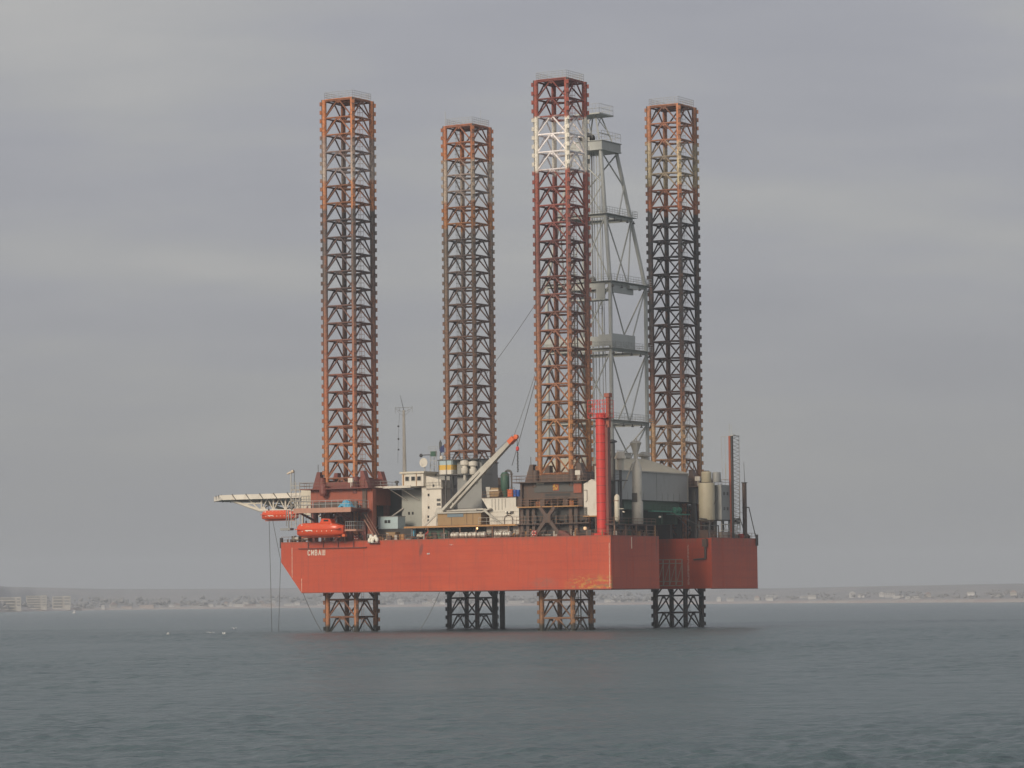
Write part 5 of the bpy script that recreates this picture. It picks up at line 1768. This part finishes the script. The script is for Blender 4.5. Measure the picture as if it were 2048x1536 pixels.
# ================================================================== stern near side: red boom, white tank, silos
rc = thing('stowed_crane_boom', 'tall bright red box boom standing upright beside the white tank', 'crane boom', (65.7, 2.2, ZD))
build(MB().cyl((66.1, 2.4, ZD + .1), (66.1, 2.4, 38.0), .92, n=20), 'boom', M['red'], rc, smooth=True)
rb = MB()
for k in range(14):
    z_ = 17.8 + k * 1.5
    rb.cyl((66.1, 2.4, z_), (66.1, 2.4, z_ + .07), .95, n=20)
build(rb, 'seam_bands', M['redbrown'], rc)
sd = MB().box(66.9, 67.5, 2.3, 3.3, ZD + .1, 36.0)  # dark red strip paints the shaded side of the boom
build(sd, 'shaded_side', M['redbrown'], rc)
cg = MB()
for x in (64.2, 65.2, 66.2, 67.2, 68.0):
    cg.beam((x, 1.2, 37.2), (x, 1.2, 40.3), .07)
    cg.beam((x, 3.6, 37.2), (x, 3.6, 40.3), .07)
for z_ in (37.2, 38.0, 38.8, 39.6, 40.3):
    cg.rail([], 1)
    for y in (1.2, 3.6):
        cg.beam((64.2, y, z_), (68.0, y, z_), .06)
    for x in (64.2, 68.0):
        cg.beam((x, 1.2, z_), (x, 3.6, z_), .06)
cg.beam((64.2, 1.2, 37.2), (66.1, 1.2, 40.3), .06).beam((66.1, 1.2, 40.3), (68, 1.2, 37.2), .06)
cg.box(64.3, 67.9, 1.3, 3.5, 37.1, 37.2)
build(cg, 'head_cage', M['red'], rc)
build(MB().box(67.2, 67.8, 2.3, 3.0, 35.5, 40.8).box(67.0, 68.0, 2.1, 3.2, 40.8, 41.5), 'head_post', M['redhouse'], rc)
build(MB().box(64.5, 67.6, 1.0, 3.9, ZD, ZD + .1).box(64.7, 67.2, 1.2, 3.6, ZD + .1, ZD + .5), 'foot', M['red'], rc)

rc.location = rig2w((66.4, 2.2, ZD))

wt = thing('white_tank', 'bright white upright tank with a chamfered top beside the red boom', 'tank', (63.6, 3.4, 19.9))
build(MB().prism([(62.3, 20.1), (64.85, 20.1), (64.85, 26.0), (63.9, 26.5), (62.3, 25.7)], 2.2, 4.6), 'tank_shell', M['white'], wt)
build(MB().beam((62.4, 2.15, 24.6), (63.0, 2.15, 24.6), .08).beam((63.0, 2.15, 24.6), (63.0, 2.15, 22.8), .08).beam((63.0, 2.15, 22.8), (62.7, 2.15, 22.5), .08), 'hose', M['brown'], wt)
build(MB().cyl((64.5, 3.0, 26.2), (64.5, 3.0, 28.8), .35, n=10), 'vent_pipe', M['dullwhite'], wt)
build(MB().box(62.2, 65.0, 2.0, 4.8, 19.9, 20.08), 'base_plate', M['orange_line'], wt)
for x in (62.6, 64.6):
    for y in (2.4, 4.4):
        build(MB().box(x - .12, x + .12, y - .12, y + .12, ZD, 19.9), 'leg', M['brown'], wt)

wt.location = rig2w((64.6, 3.4, 19.9))

SX_ = 2.0   # stern near-side equipment stands inside the hull edge
eq = thing('grey_silo', 'tall pale grey silo with a conical top in front of the shed', 'silo', (66.3, 14.0, 18.6))
sx0, sy0 = 68.1, 13.0
build(MB().lathe((sx0, sy0, 18.7), [(.95, 0), (1.02, .1), (1.02, 3.9), (.98, 4.0)], n=18), 'lower_shell', M['dullwhite'], eq, smooth=True)
build(MB().lathe((sx0, sy0, 22.7), [(.88, 0), (.90, 1.4), (.85, 6.0), (.25, 7.4), (.1, 7.6)], n=18), 'upper_shell', M['dullwhite'], eq, smooth=True)
build(MB().cyl((sx0, sy0, 30.2), (sx0, sy0, 34.2), .09, n=6), 'vent_pipe', M['dullwhite'], eq)
build(MB().cyl((sx0 - .4, sy0 - .9, 29.4), (sx0 - 2.4, sy0 - .9, 25.0), .12, n=6).cyl((sx0 - .1, sy0 - .4, 30.0), (sx0 - .4, sy0 - .9, 29.4), .12, n=6), 'bent_pipe', M['dullwhite'], eq)
build(MB().box(sx0 - .5, sx0 + .45, sy0 - 1.05, sy0 - .85, 22.6, 24.2), 'hatch', M['darkgrey'], eq)
build(MB().cyl((sx0 + .8, sy0 - .8, 24.6), (sx0 + 1.15, sy0 - .7, 22.6), .05, n=5), 'handrail', M['greyrail'], eq)
sp_ = thing('stern_side_deck', 'rusty raised deck with pipes at the near stern corner', 'side deck', (66, 10, ZD))
build(MB().box(65.8, LX - .3, 2.0, SY0 - .3, 18.45, 18.62), 'deck_plate', M['brown'], sp_)
build(MB().rail([(67.2, 2.1, 18.62), (LX - .35, 2.1, 18.62), (LX - .35, SY0 - .4, 18.62)], h=1.0), 'railing', M['rustrail'], sp_)
for y in (2.3, 6.2, 10.1, 13.8, 17.0):
    build(MB().box(LX - .6, LX - .35, y - .12, y + .12, ZD, 18.45), 'post', M['orange_line'] if y > 16 else M['rustrail'], sp_)
m = MB()
rr = random.Random(21)
for k in range(16):
    y = 2.8 + k * .9
    r_ = rr.uniform(.08, .28)
    m.cyl((LX - 1.4 - rr.random(), y, ZD), (LX - 1.4 - rr.random(), y, ZD + rr.uniform(.8, 1.9)), r_, n=8)
build(m, 'pipework', M['rustrail'], sp_)
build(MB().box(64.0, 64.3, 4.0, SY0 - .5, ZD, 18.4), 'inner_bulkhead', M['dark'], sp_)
for k, (y, c_) in enumerate(((3.6, 'white'), (8.6, 'green'), (12.2, 'orange_line'), (14.6, 'white'))):
    build(MB().lathe((LX - 1.1, y, ZD), [(.3, 0), (.34, .1), (.34, .8), (.15, .95)], n=10), 'valve', M[c_], sp_)
wcyl = thing('white_cylinder', 'slim cream vertical cylinder on a rusty frame right of the red boom', 'tank', (68.4, 3.6, 18.6))
build(MB().lathe((68.7, 3.6, 19.0), [(.2, 0), (.48, .4), (.48, 4.3), (.35, 4.6), (.12, 4.8)], n=16), 'tank_shell', M['cream'], wcyl, smooth=True)
build(MB().beam((68.2, 3.3, 18.62), (68.2, 3.3, 20.0), .08).beam((69.2, 3.3, 18.62), (69.2, 3.3, 20.0), .08).box(68.15, 69.25, 3.1, 3.3, 22.6, 22.7), 'frame', M['rustrail'], wcyl)
build(MB().cyl((69.15, 3.4, 21.2), (70.1, 3.4, 21.2), .06, n=5).cyl((69.9, 3.4, 20.7), (70.3, 3.4, 20.6), .12, n=6), 'valve', M['cream'], wcyl)
wcyl.location = rig2w((68.9, 3.6, 18.6))
# exhaust stack with cowl and its platform
ex = thing('exhaust_stack', 'grey exhaust stack with a mushroom cowl right of the red boom', 'exhaust', (64.5, 9, ZD))
build(MB().cyl((65.6, 8.6, ZD), (65.6, 8.6, 33.0), .48, n=12), 'pipe', M['darkgrey'], ex, smooth=True)
build(MB().lathe((65.6, 8.6, 33.0), [(.2, 0), (.9, .2), (.8, .45), (.2, .7)], n=12), 'cowl', M['dark'], ex, smooth=True)
build(MB().lathe((67.2, 8.6, 28.2), [(.62, 0), (.62, 1.9), (1.05, 2.0), (1.05, 2.2), (.6, 3.2), (.55, 3.3)], n=14), 'cream_cowl', M['cream'], ex, smooth=True)
build(MB().cyl((67.2, 8.6, 19), (67.2, 8.6, 28.2), .25, n=8), 'cowl_pipe', M['darkgrey'], ex)
build(MB().box(63.6, 68.0, 7.0, 9.8, 26.3, 26.45).rail([(63.8, 7.1, 26.45), (67.9, 7.1, 26.45)], h=.9), 'platform', M['darkgrey'], ex)
m = MB()
for k in range(5):
    m.cyl((64.2 + k * .8, 7.4, ZD), (64.2 + k * .8, 7.4, 26.3), .13, n=7)
m.cyl((64.2, 7.3, 24), (67.6, 7.3, 20), .1, n=6).cyl((67.4, 7.3, 24), (64.2, 7.3, 19), .08, n=6)
build(m, 'riser_pipe', M['darkgrey'], ex)
build(MB().lathe((64.9, 8.0, 30.4), [(.5, 0), (.8, .4), (.8, 1.0), (.5, 1.4)], n=12), 'silencer', M['cream'], ex, smooth=True)

# ================================================================== drilling shed, cantilever
sh = thing('drill_floor_shed', 'big grey sheeted shed with a hipped roof below the derrick', 'shed', (53, 30.7, 21))
build(MB().box(44.0, 62.0, 15.6, 43.7, 23.4, 28.7), 'wall', M['shed'], sh)
rt = [(43.8, 15.4, 28.71), (62.2, 15.4, 28.71), (62.2, 43.9, 28.71), (43.8, 43.9, 28.71), (47.5, 20.3, 31.2), (58.5, 20.3, 31.2), (58.5, 34.5, 31.2), (47.5, 34.5, 31.2)]
build(MB().poly(rt, [(0, 1, 5, 4), (1, 2, 6, 5), (2, 3, 7, 6), (3, 0, 4, 7), (4, 5, 6, 7), (3, 2, 1, 0)]), 'roof', M['shed_roof'], sh)
build(MB().box(62.01, 62.12, 15.6, 15.8, 23.4, 28.49).box(62.01, 62.12, 43.5, 43.75, 23.4, 28.49).box(43.9, 62.25, 15.4, 15.59, 28.5, 28.7).box(62.01, 62.25, 15.6, 43.9, 28.5, 28.7), 'trim', M['dullwhite'], sh)
for y in (20.5, 22.5, 24.4, 26.4, 31.5, 33.6, 35.8, 38.0, 40.4):
    build(MB().box(62.02, 62.06, y - .06, y + .06, 23.4, 28.5 if y in (31.5,) else 24.8), 'sheet_lap', M['grey'], sh)
build(MB().rail([(48.5, 20.6, 31.2), (58.4, 20.6, 31.2), (58.4, 27, 31.2)], h=1.3, step=.9), 'roof_rail', M['greyrail'], sh)
for (x, y, lb) in ((58.0, 31.0, 'cream funnel shaped vent on the shed roof left of the dark leg'), (57.6, 35.0, 'low cream vent on the shed roof, nearest the dark leg'), (57.8, 26.6, 'square cream vent box on the front of the shed roof')):
    t = thing('roof_vent', lb, 'vent', (x, y, 31.2), 'shed roof vents')
    if y == 31.0:
        build(MB().lathe((x, y, 31.2), [(.35, 0), (.4, .8), (.95, 2.6), (1.1, 2.9), (.7, 3.3), (.1, 3.4)], n=14), 'cowl', M['dullwhite'], t, smooth=True)
    elif y == 35.0:
        build(MB().lathe((x, y, 30.4), [(.6, 0), (.6, 1.2), (1.3, 1.4), (1.2, 1.8), (.5, 2.2)], n=14), 'cowl', M['dullwhite'], t, smooth=True)
    else:
        build(MB().box(x - 1, x + 1, y - 1.2, y + 1.2, 31.22, 32.0).box(x - 1.15, x + 1.15, y - 1.4, y + 1.4, 32.0, 32.15), 'cowl', M['dullwhite'], t)
ct = thing('cantilever', 'dark green cantilever girders under the shed reaching over the stern slot', 'cantilever', (53, 28, ZD + .1))
for y in (20.2, 25.0, 35.2, 41.0):
    g_ = MB().box(38.0, 61.0 if y > 22 else 60, y - .35, y + .35, 19.2, 23.35)
    build(g_, 'girder', M['green'], ct)
for x in (44.5, 50.0, 55.5, 60.5):
    build(MB().box(x - .25, x + .25, 20.6, 41.0, 21.6, 23.3), 'cross_beam', M['green'], ct)
build(MB().box(60.9, 61.1, 20.6, 42.0, 21.7, 23.35), 'end_plate', M['green'], ct)
build(MB().box(61.2, 62.4, 29.6, 37.0, 21.35, 21.55).box(61.2, 62.6, 36.6, 43.2, 20.9, 21.15), 'walkway', M['brightgreen'], ct)
for y in (38.6, 40.2):
    build(MB().lathe((61.9, y, 21.8), [(.45, -.35), (.55, -.3), (.55, .3), (.45, .35)], n=12, axis='y'), 'winch', M['brightgreen'], ct)
build(MB().rail([(62.4, 29.6, 21.55), (62.4, 37, 21.55)], h=1.0).rail([(62.5, 36.7, 21.15), (62.5, 43.1, 21.15)], h=1.0), 'railing', M['green'], ct)
build(MB().box(38.0, 45.9, 18.5, 41.5, ZD + .01, 19.15), 'skid_base', M['dark'], ct)
build(MB().box(45.95, 60.0, 14.4, 15.4, ZD + .01, 22.2), 'skid_beam', M['dark'], ct)
build(MB().box(45.95, 60.0, 40.2, 41.2, ZD + .01, 19.1), 'skid_beam', M['dark'], ct)
bop = MB()
for k in range(5):
    bop.cyl((52 + k * 1.6, 28.0, 12.5), (52 + k * 1.6, 28.0, 21.5), .25 + .1 * (k % 2), n=8)
bop.box(50, 59, 24, 34, 17.2, 17.5).box(51, 58, 25, 33, 18.8, 19.0)
build(bop, 'well_pipework', M['dark'], ct)
build(MB().beam((62.3, 36.0, 21.3), (66.9, 44.0, 18.0), .14).beam((62.3, 38.0, 20.9), (62.3, 44.5, 18.0), .12), 'brace', M['darkgrey'], ct)
build(MB().lathe((62.6, 31.5, 20.2), [(.1, 0), (.25, .1), (.25, .3), (.1, .4)], n=8), 'lamp', M['letter'], ct)

# ================================================================== derrick
dr = thing('drilling_derrick', 'tall pale grey drilling derrick between the two stern legs', 'derrick', (50.2, 30.8, 31.2))
DCX, DCY = 50.2, 30.8


def dhalf(z_):
    if z_ <= 63.3:
        return 6.75
    return 6.75 + (3.05 - 6.75) * (z_ - 63.3) / (88.4 - 63.3)


def dp(i, z_):
    e_ = dhalf(z_)
    q = [(-1, -1), (1, -1), (1, 1), (-1, 1)][i]
    return Vector((DCX + q[0] * e_, DCY + q[1] * e_, z_))


LV = [31.2, 37.8, 51.0, 63.3, 76.0, 88.4]
for i in range(4):
    m = MB()
    for a, b in zip(LV[:-1], LV[1:]):
        m.cyl(dp(i, a), dp(i, b), .36, n=12)
    build(m, 'leg', M['derrick'], dr, smooth=True)
for k, z_ in enumerate(LV[1:-1]):
    m = MB()
    for i in range(4):
        a, b = dp(i, z_), dp((i + 1) % 4, z_)
        m.beam(a, b, .4, .45)
    e_ = dhalf(z_)
    # walkway just outside the frame
    fr_ = build(m, 'level_frame', M['derrick'], dr)
    wm = MB()
    o1, o2 = e_ - 1.1, e_ + .9
    c_ = (DCX, DCY)
    wm.box(c_[0] - o2, c_[0] + o2, c_[1] - o2, c_[1] - o1, z_ + .32, z_ + .40)
    wm.box(c_[0] - o2, c_[0] + o2, c_[1] + o1, c_[1] + o2, z_ + .32, z_ + .40)
    wm.box(c_[0] - o2, c_[0] - o1, c_[1] - o1, c_[1] + o1, z_ + .32, z_ + .40)
    wm.box(c_[0] + o1, c_[0] + o2, c_[1] - o1, c_[1] + o1, z_ + .32, z_ + .40)
    wk_ = build(wm, 'walkway', M['derrick'], dr)
    zr = z_ + .4
    build(MB().rail([(c_[0] - o2, c_[1] - o2, zr), (c_[0] + o2, c_[1] - o2, zr), (c_[0] + o2, c_[1] + o2, zr), (c_[0] - o2, c_[1] + o2, zr), (c_[0] - o2, c_[1] - o2, zr)],
                    h=1.2, step=1.0, r=.035, rails=(1, .6, .3)), 'railing', M['greyrail'], wk_)
    for q_ in range(5):
        y = DCY - e_ + 2.2 * e_ * q_ / 4.4
        build(MB().lathe((DCX + e_ + .6, y, z_ - .75), [(.06, .6), (.08, .35), (.28, .1), (.25, 0)], n=8), 'hanging_lamp', M['darkgrey'], wk_)
# bracing: one piece per face and storey
for k in range(5):
    z0, z1 = LV[k], LV[k + 1]
    for i in range(4):
        j = (i + 1) % 4
        m = MB()
        if k < 4:
            a, b = dp(i, z1), dp(j, z1)
            mid = (dp(i, z0) + dp(j, z0)) / 2
            m.cyl(a, mid, .14, n=7)
            m.cyl(b, mid, .14, n=7)
        else:
            m.cyl(dp(i, z1), dp(j, (z0 + z1) / 2), .15, n=7)
            m.cyl(dp(j, (z0 + z1) / 2), (dp(i, z0) + dp(j, z0)) / 2, .13, n=7)
        build(m, 'brace', M['derrick'], dr)
# wind walls round the racking board and monkey board
wd = MB()
z_ = 51.3
e_ = 6.75
wd.box(DCX - e_ - .3, DCX + e_ + .3, DCY - e_ - .45, DCY - e_ - .3, z_ + .4, z_ + 2.2)
wd.box(DCX + e_ + .3, DCX + e_ + .45, DCY - e_ - .45, DCY + e_ * .25, z_ - .2, z_ + 2.7)
wd.box(DCX + e_ - 2.2, DCX + e_ + .3, DCY - e_ - .47, DCY - e_ - .3, z_ + .4, z_ + 2.5)
build(wd, 'wind_wall', M['derrick'], dr)
wd = MB().box(DCX - 2.5, DCX + e_ - .8, DCY - e_ - .6, DCY - e_ - .45, 62.2, 63.3).box(DCX - 2.5, DCX + e_ - .8, DCY - e_ - .6, DCY - e_ - .45, 60.2, 60.5).box(
    DCX + e_ - 2.6, DCX + e_ - .8, DCY - e_ - .6, DCY - e_ - .45, 60.5, 62.2).box(DCX - 2.5, DCX + e_ - .8, DCY - e_ - .44, DCY - e_ + 2, 60.2, 60.4)
build(wd, 'stabbing_cabin', M['derrick'], dr)
build(MB().box(DCX + e_ - .1, DCX + e_ + .3, DCY - e_ + .5, DCY + 1.5, 61.6, 63.0).box(DCX + e_ + .35, DCX + e_ + .9, DCY - 1.0, DCY + 2.2, 62.6, 63.2), 'board_beam', M['derrick'], dr)
# travelling block wires and guide rails
gw = MB()
for x, y in ((-1.6, -1.2), (-.9, -1.2), (-.2, -1.4), (.5, -1.3), (1.2, -1.2), (1.9, -1.0), (-1.9, 2), (.8, 2.0)):
    gw.cyl((DCX + x, DCY + y, 31), (DCX + x * .7, DCY + y * .7, 88.5), .07, n=5, caps=False)
build(gw, 'drilling_line', M['cable_light'], dr)
gr = MB()
for x in (2.2, 3.2):
    gr.beam((DCX + x, DCY - 3.2, 50), (DCX + x * .55, DCY - 1.5, 88.4), .12)
for k in range(40):
    z_ = 50.5 + k * .95
    f_ = 1 - .45 * (z_ - 50) / 38
    yy = DCY - 3.2 + 1.7 * (z_ - 50) / 38.4
    gr.beam((DCX + 2.2 * f_, yy, z_), (DCX + 3.2 * f_, yy, z_), .06)
build(gr, 'ladder', M['derrick'], dr)
build(MB().lathe((DCX - .2, DCY - 1, 62.5), [(.3, 0), (.7, .3), (.7, 2.4), (.3, 2.8)], n=10), 'travelling_block', M['darkgrey'], dr)
# crown
cb = MB().box(DCX - 3.7, DCX + 3.7, DCY - 3.7, DCY + 3.7, 88.5, 88.75)
for (a, b, c, d) in ((-3.6, 3.6, -3.6, -3.35), (-3.6, 3.6, 3.35, 3.6), (-3.6, -3.35, -3.34, 3.34), (3.35, 3.6, -3.34, 3.34)):
    cb.box(DCX + a, DCX + b, DCY + c, DCY + d, 88.76, 90.2)
cb.box(DCX - 3.8, DCX + 3.8, DCY - 3.8, DCY + 3.8, 90.21, 90.32)
crn = build(cb, 'water_table', M['derrick'], dr)
build(MB().rail([(DCX - 3.6, DCY - 3.6, 90.7), (DCX + 3.6, DCY - 3.6, 90.7), (DCX + 3.6, DCY + 3.6, 90.7), (DCX - 3.6, DCY + 3.6, 90.7)], h=1.4, step=1.0), 'railing', M['greyrail'], crn)
sv = MB()
for k in range(6):
    sv.lathe((DCX - 1.6, DCY - 1.6 + k * .6, 91.5), [(.3, -.12), (.95, -.1), (.95, .1), (.3, .12)], n=16, axis='y')
build(sv, 'crown_block', M['dark'], dr)
af = MB()
for sx_ in (-1, 1):
    for sy_ in (-1, 1):
        af.beam((DCX + sx_ * 2.4, DCY + sy_ * 2.4, 90.7), (DCX + sx_ * .9, DCY + sy_ * 1.1, 95.4), .22)
        af.beam((DCX + sx_ * 1.6, DCY + sy_ * 1.6, 93.0), (DCX + sx_ * .9, DCY - sy_ * 1.1, 95.4), .12)
    af.beam((DCX + sx_ * 2.0, DCY - 2.0, 92.0), (DCX + sx_ * 2.0, DCY + 2.0, 92.0), .14)
build(af, 'gin_frame', M['derrick'], dr)
tpf = build(MB().box(DCX - 2.7, DCX + 2.7, DCY - 2.7, DCY + 2.7, 95.4, 95.65), 'top_platform', M['derrick'], dr)
build(MB().rail([(DCX - 2.6, DCY - 2.6, 95.65), (DCX + 2.6, DCY - 2.6, 95.65), (DCX + 2.6, DCY + 2.6, 95.65), (DCX - 2.6, DCY + 2.6, 95.65), (DCX - 2.6, DCY - 2.6, 95.65)], h=1.7, step=.75,
                r=.035, rails=(1, .5)), 'railing', M['greyrail'], tpf)

# ================================================================== stern far side
ctk = thing('cream_tank', 'stout cream upright tank right of the grey shed', 'tank', (66.4, 42, 19.7))
build(MB().lathe((66.4, 42, 19.8), [(1.0, -.3), (1.50, .1), (1.52, 6.8), (1.45, 6.95)], n=24), 'tank_shell', M['ochre'], ctk, smooth=True)
build(MB().lathe((66.4, 42, 26.9), [(.9, 0), (.95, .1), (.95, 1.8), (.8, 1.95)], n=18), 'tank_dome', M['ochre'], ctk, smooth=True)
build(MB().lathe((67.8, 43.4, 26.9), [(.8, 0), (.8, 1.7), (.7, 1.85)], n=16), 'second_dome', M['grey'], ctk, smooth=True)
for x, y in ((65.3, 41.0), (67.5, 41.0), (65.3, 43.0), (67.5, 43.0)):
    build(MB().beam((x, y, ZD), (x, y, 19.7), .22), 'leg', M['darkgrey'], ctk)
build(MB().cyl((67.8, 42, 22.5), (68.3, 42, 23.6), .06, n=5), 'pipe', M['darkgrey'], ctk)
build(MB().cyl((65.6, 40.4, 20.2), (67.2, 40.4, 20.0), .12, n=6), 'pipe', M['darkgrey'], ctk)
ctk.location = rig2w((67.1, 41.5, 19.7))
gh = thing('stern_deckhouse', 'flat grey deckhouse with pairs of small windows right of the cream tank', 'deckhouse', (68, 47, 20))
build(MB().box(67.7, 69.3, 43.2, 46.8, 19.95, 26.4), 'wall', M['grey'], gh)
for z_ in (22.0, 24.8):
    for y in (44.3, 45.6):
        build(MB().box(69.31, 69.36, y - .3, y + .3, z_ - .3, z_ + .3), 'window', M['darkgrey'], gh)
build(MB().rail([(67.8, 43.3, 26.4), (69.2, 43.3, 26.4), (69.2, 46.7, 26.4)], h=1.0), 'railing', M['rustrail'], gh)
build(MB().box(67.5, 69.4, 43.1, 47.0, 19.75, 19.94), 'base_plate', M['dark'], gh)
for y in (43.6, 46.5):
    for x in (67.9, 69.1):
        build(MB().beam((x, y, ZD), (x, y, 19.75), .25), 'leg', M['darkgrey'], gh)
lm = thing('lattice_boom', 'tall red lattice boom standing upright at the far stern corner', 'crane boom', (68.6, 47.5, ZD))
bx, byy = 69.6, 46.9
m = MB().box(bx - .42, bx - .02, byy - .3, byy + .3, ZD, 35.6)
build(m, 'red_chord', M['redhouse'], lm)
build(MB().box(bx + .0, bx + .3, byy - .25, byy + .25, ZD, 35.6), 'dark_chord', M['dark'], lm)
m = MB().beam((bx + .3, byy + 2.6, ZD + 1.5), (bx + .3, byy + 2.6, 35.6), .08)
for k in range(26):
    z_ = 17.2 + k * .72
    m.beam((bx + .25, byy + .3, z_), (bx + .3, byy + 2.6, z_ + .36), .07)
    m.beam((bx + .3, byy + 2.6, z_ + .36), (bx + .25, byy + .3, z_ + .72), .07)
m.box(bx - .1, bx + .4, byy - .1, byy + 2.7, 35.62, 35.74)
build(m, 'lattice_web', M['dullwhite'], lm)
build(MB().cyl((bx - .35, byy, 35.6), (bx - .35, byy, 37.9), .05, n=5).cyl((bx + .15, byy, 35.6), (bx + .15, byy, 37.6), .04, n=5), 'antenna_pair', M['greyrail'], lm)
m = MB().beam((bx - 2.2, byy, 35.5), (bx - .4, byy, 35.5), .06)
for x in (bx - 2.1, bx - 1.3):
    m.cyl((x, byy, 35.5), (x + .2, byy, 27.4), .03, n=4)
m.beam((bx - 2.2, byy, 27.4), (bx - .4, byy, 27.4), .06).beam((bx - 1.4, byy, 27.4), (bx - 1.2, byy, 30.4), .08)
build(m, 'stay_gear', M['dullwhite'], lm)
build(MB().beam((bx + 1.0, byy + 1, 20.5), (bx + .1, byy + 5, 17.2), .12).box(bx - .2, bx + .2, byy + 1.2, byy + 2.9, 19.2, 20.3), 'boom_winch', M['darkgrey'], lm)
vm = thing('vent_mast', 'thick dark vent mast with a ladder at the far stern corner', 'mast', (68.8, 53.6, ZD))
mx_, my_ = 68.8, 53.6
build(MB().cyl((mx_, my_, ZD), (mx_, my_, 27.0), .42, n=12), 'pipe', M['brown'], vm, smooth=True)
build(MB().lathe((mx_, my_, 27.0), [(.6, 0), (.6, .12), (.2, .14)], n=12), 'collar', M['darkgrey'], vm)
build(MB().cyl((mx_ + .1, my_, 27.0), (mx_ - .05, my_, 31.0), .06, .03, n=6), 'rod', M['darkgrey'], vm)
m = MB()
for x in (-1.0, -1.9):
    m.cyl((mx_ + x, my_ - .2, ZD), (mx_ + x, my_ - .2, 26.8), .04, n=5)
for k in range(14):
    z_ = 17 + k * .74
    m.cyl((mx_ - 1.9, my_ - .2, z_), (mx_ - (.3 if k % 3 == 0 else 1.0), my_ - .2, z_), .035, n=5)
build(m, 'ladder', M['greyrail'], vm)
build(MB().cyl((mx_ - .5, my_, 22.4), (mx_ + .9, my_, 22.4), .1, n=6).cyl((mx_ + .9, my_, 22.4), (mx_ + 1.1, my_ + 2.2, 16.9), .1, n=6), 'stay', M['darkgrey'], vm)
# far deck clutter
for k, (y, mm, lb, cat) in enumerate(((41.0, 'brown', 'rusty cable drum on the far stern deck, nearest the slot', 'drum'), (49.8, 'dullwhite', 'pale cable drum on the far stern deck below the lattice boom', 'drum'),
                                      (52.4, 'red', 'small red drum on the far stern deck by the vent mast', 'drum'), (54.6, 'dark', 'black drum at the far stern corner', 'drum'))):
    o = build(MB().lathe((LX - 1.3, y - .6, ZD + .5), [(.5, 0), (.5, .1), (.3, .12), (.3, .9), (.5, .92), (.5, 1.0)], n=14, axis='y'), 'cable_drum', M[mm], None, base=(LX - 1.3, y, ZD))
    tag(o, lb, cat)
m = thing('scaffold_platform', 'cluttered pale scaffold platform under the grey stern deckhouse', 'scaffold', (69, 45, ZD))
sc_m = MB()
for y in (43.2, 44.8, 46.4, 48.0, 49.6):
    sc_m.beam((69.3, y, ZD), (69.3, y, 19.4), .07)
for z_ in (17.3, 18.2, 19.1):
    sc_m.beam((69.3, 43.2, z_), (69.3, 49.6, z_), .07)
for k in range(4):
    sc_m.beam((69.3, 43.2 + k * 1.6, ZD), (69.3, 44.8 + k * 1.6, 19.1), .05)
build(sc_m, 'frame', M['dullwhite'], m)
build(MB().box(68.4, 69.25, 43.4, 49.4, 17.9, 18.0).box(68.4, 69.25, 44, 48.4, 19.0, 19.1), 'planks', M['white'], m)
build(MB().box(68.2, 69.0, 44.0, 46.3, ZD, 17.7).box(68.2, 69.1, 47.0, 48.8, ZD, 17.4), 'stores', M['dullwhite'], m)
pb = thing('pipe_gantry', 'dark pipe gantry at the slot side of the far stern deck', 'gantry', (67.0, 39.6, ZD))
m_ = MB()
for x, y in ((66.5, 38.4), (69.2, 38.4), (69.2, 42.0)):
    m_.beam((x, y, ZD), (x, y, 18.9), .18)
m_.beam((66.5, 38.4, 18.8), (69.2, 38.4, 18.8), .18).beam((69.2, 38.4, 18.8), (69.2, 42, 18.8), .18)
build(m_, 'frame', M['darkgrey'], pb)
build(MB().box(66.8, 68.6, 38.9, 41.5, ZD, 18.0), 'pump_box', M['brown'], pb)

# caissons beside the rear bow leg
for (x, lb) in ((18.7, 'dark vertical caisson under the hull, touching the rear leg'), (20.35, 'dark vertical caisson under the hull, standing clear of the rear leg')):
    o = build(MB().cyl((x, 45.2, -3), (x, 45.2, ZB), .52, n=16).cyl((x, 45.2, ZB - .6), (x, 45.2, ZB - .3), .6, n=16), 'caisson', M['dark'], None, base=(x, 45.2, 0), smooth=True)
    tag(o, lb, 'caisson', 'caissons under the hull')

# ================================================================== haze
m = bpy.data.materials.new('haze_volume')
m.use_nodes = True
t_ = m.node_tree
for nd in list(t_.nodes):
    t_.nodes.remove(nd)
out = t_.nodes.new('ShaderNodeOutputMaterial')
vol = t_.nodes.new('ShaderNodeVolumePrincipled')
vol.inputs['Color'].default_value = (0.80, 0.87, 0.95, 1)
vol.inputs['Density'].default_value = 0.00017
vol.inputs['Anisotropy'].default_value = 0.0
t_.links.new(vol.outputs[0], out.inputs['Volume'])
hz = MB().box(-9200, 9200, -3200, 7200, -5, 104)
me = bpy.data.meshes.new('haze')
me.from_pydata(hz.v, [], hz.f)
me.materials.append(m)
o = bpy.data.objects.new('haze', me)
COL.objects.link(o)
o['kind'] = 'stuff'
o['label'] = 'thin grey sea haze filling the air over the whole scene'
o['category'] = 'haze'
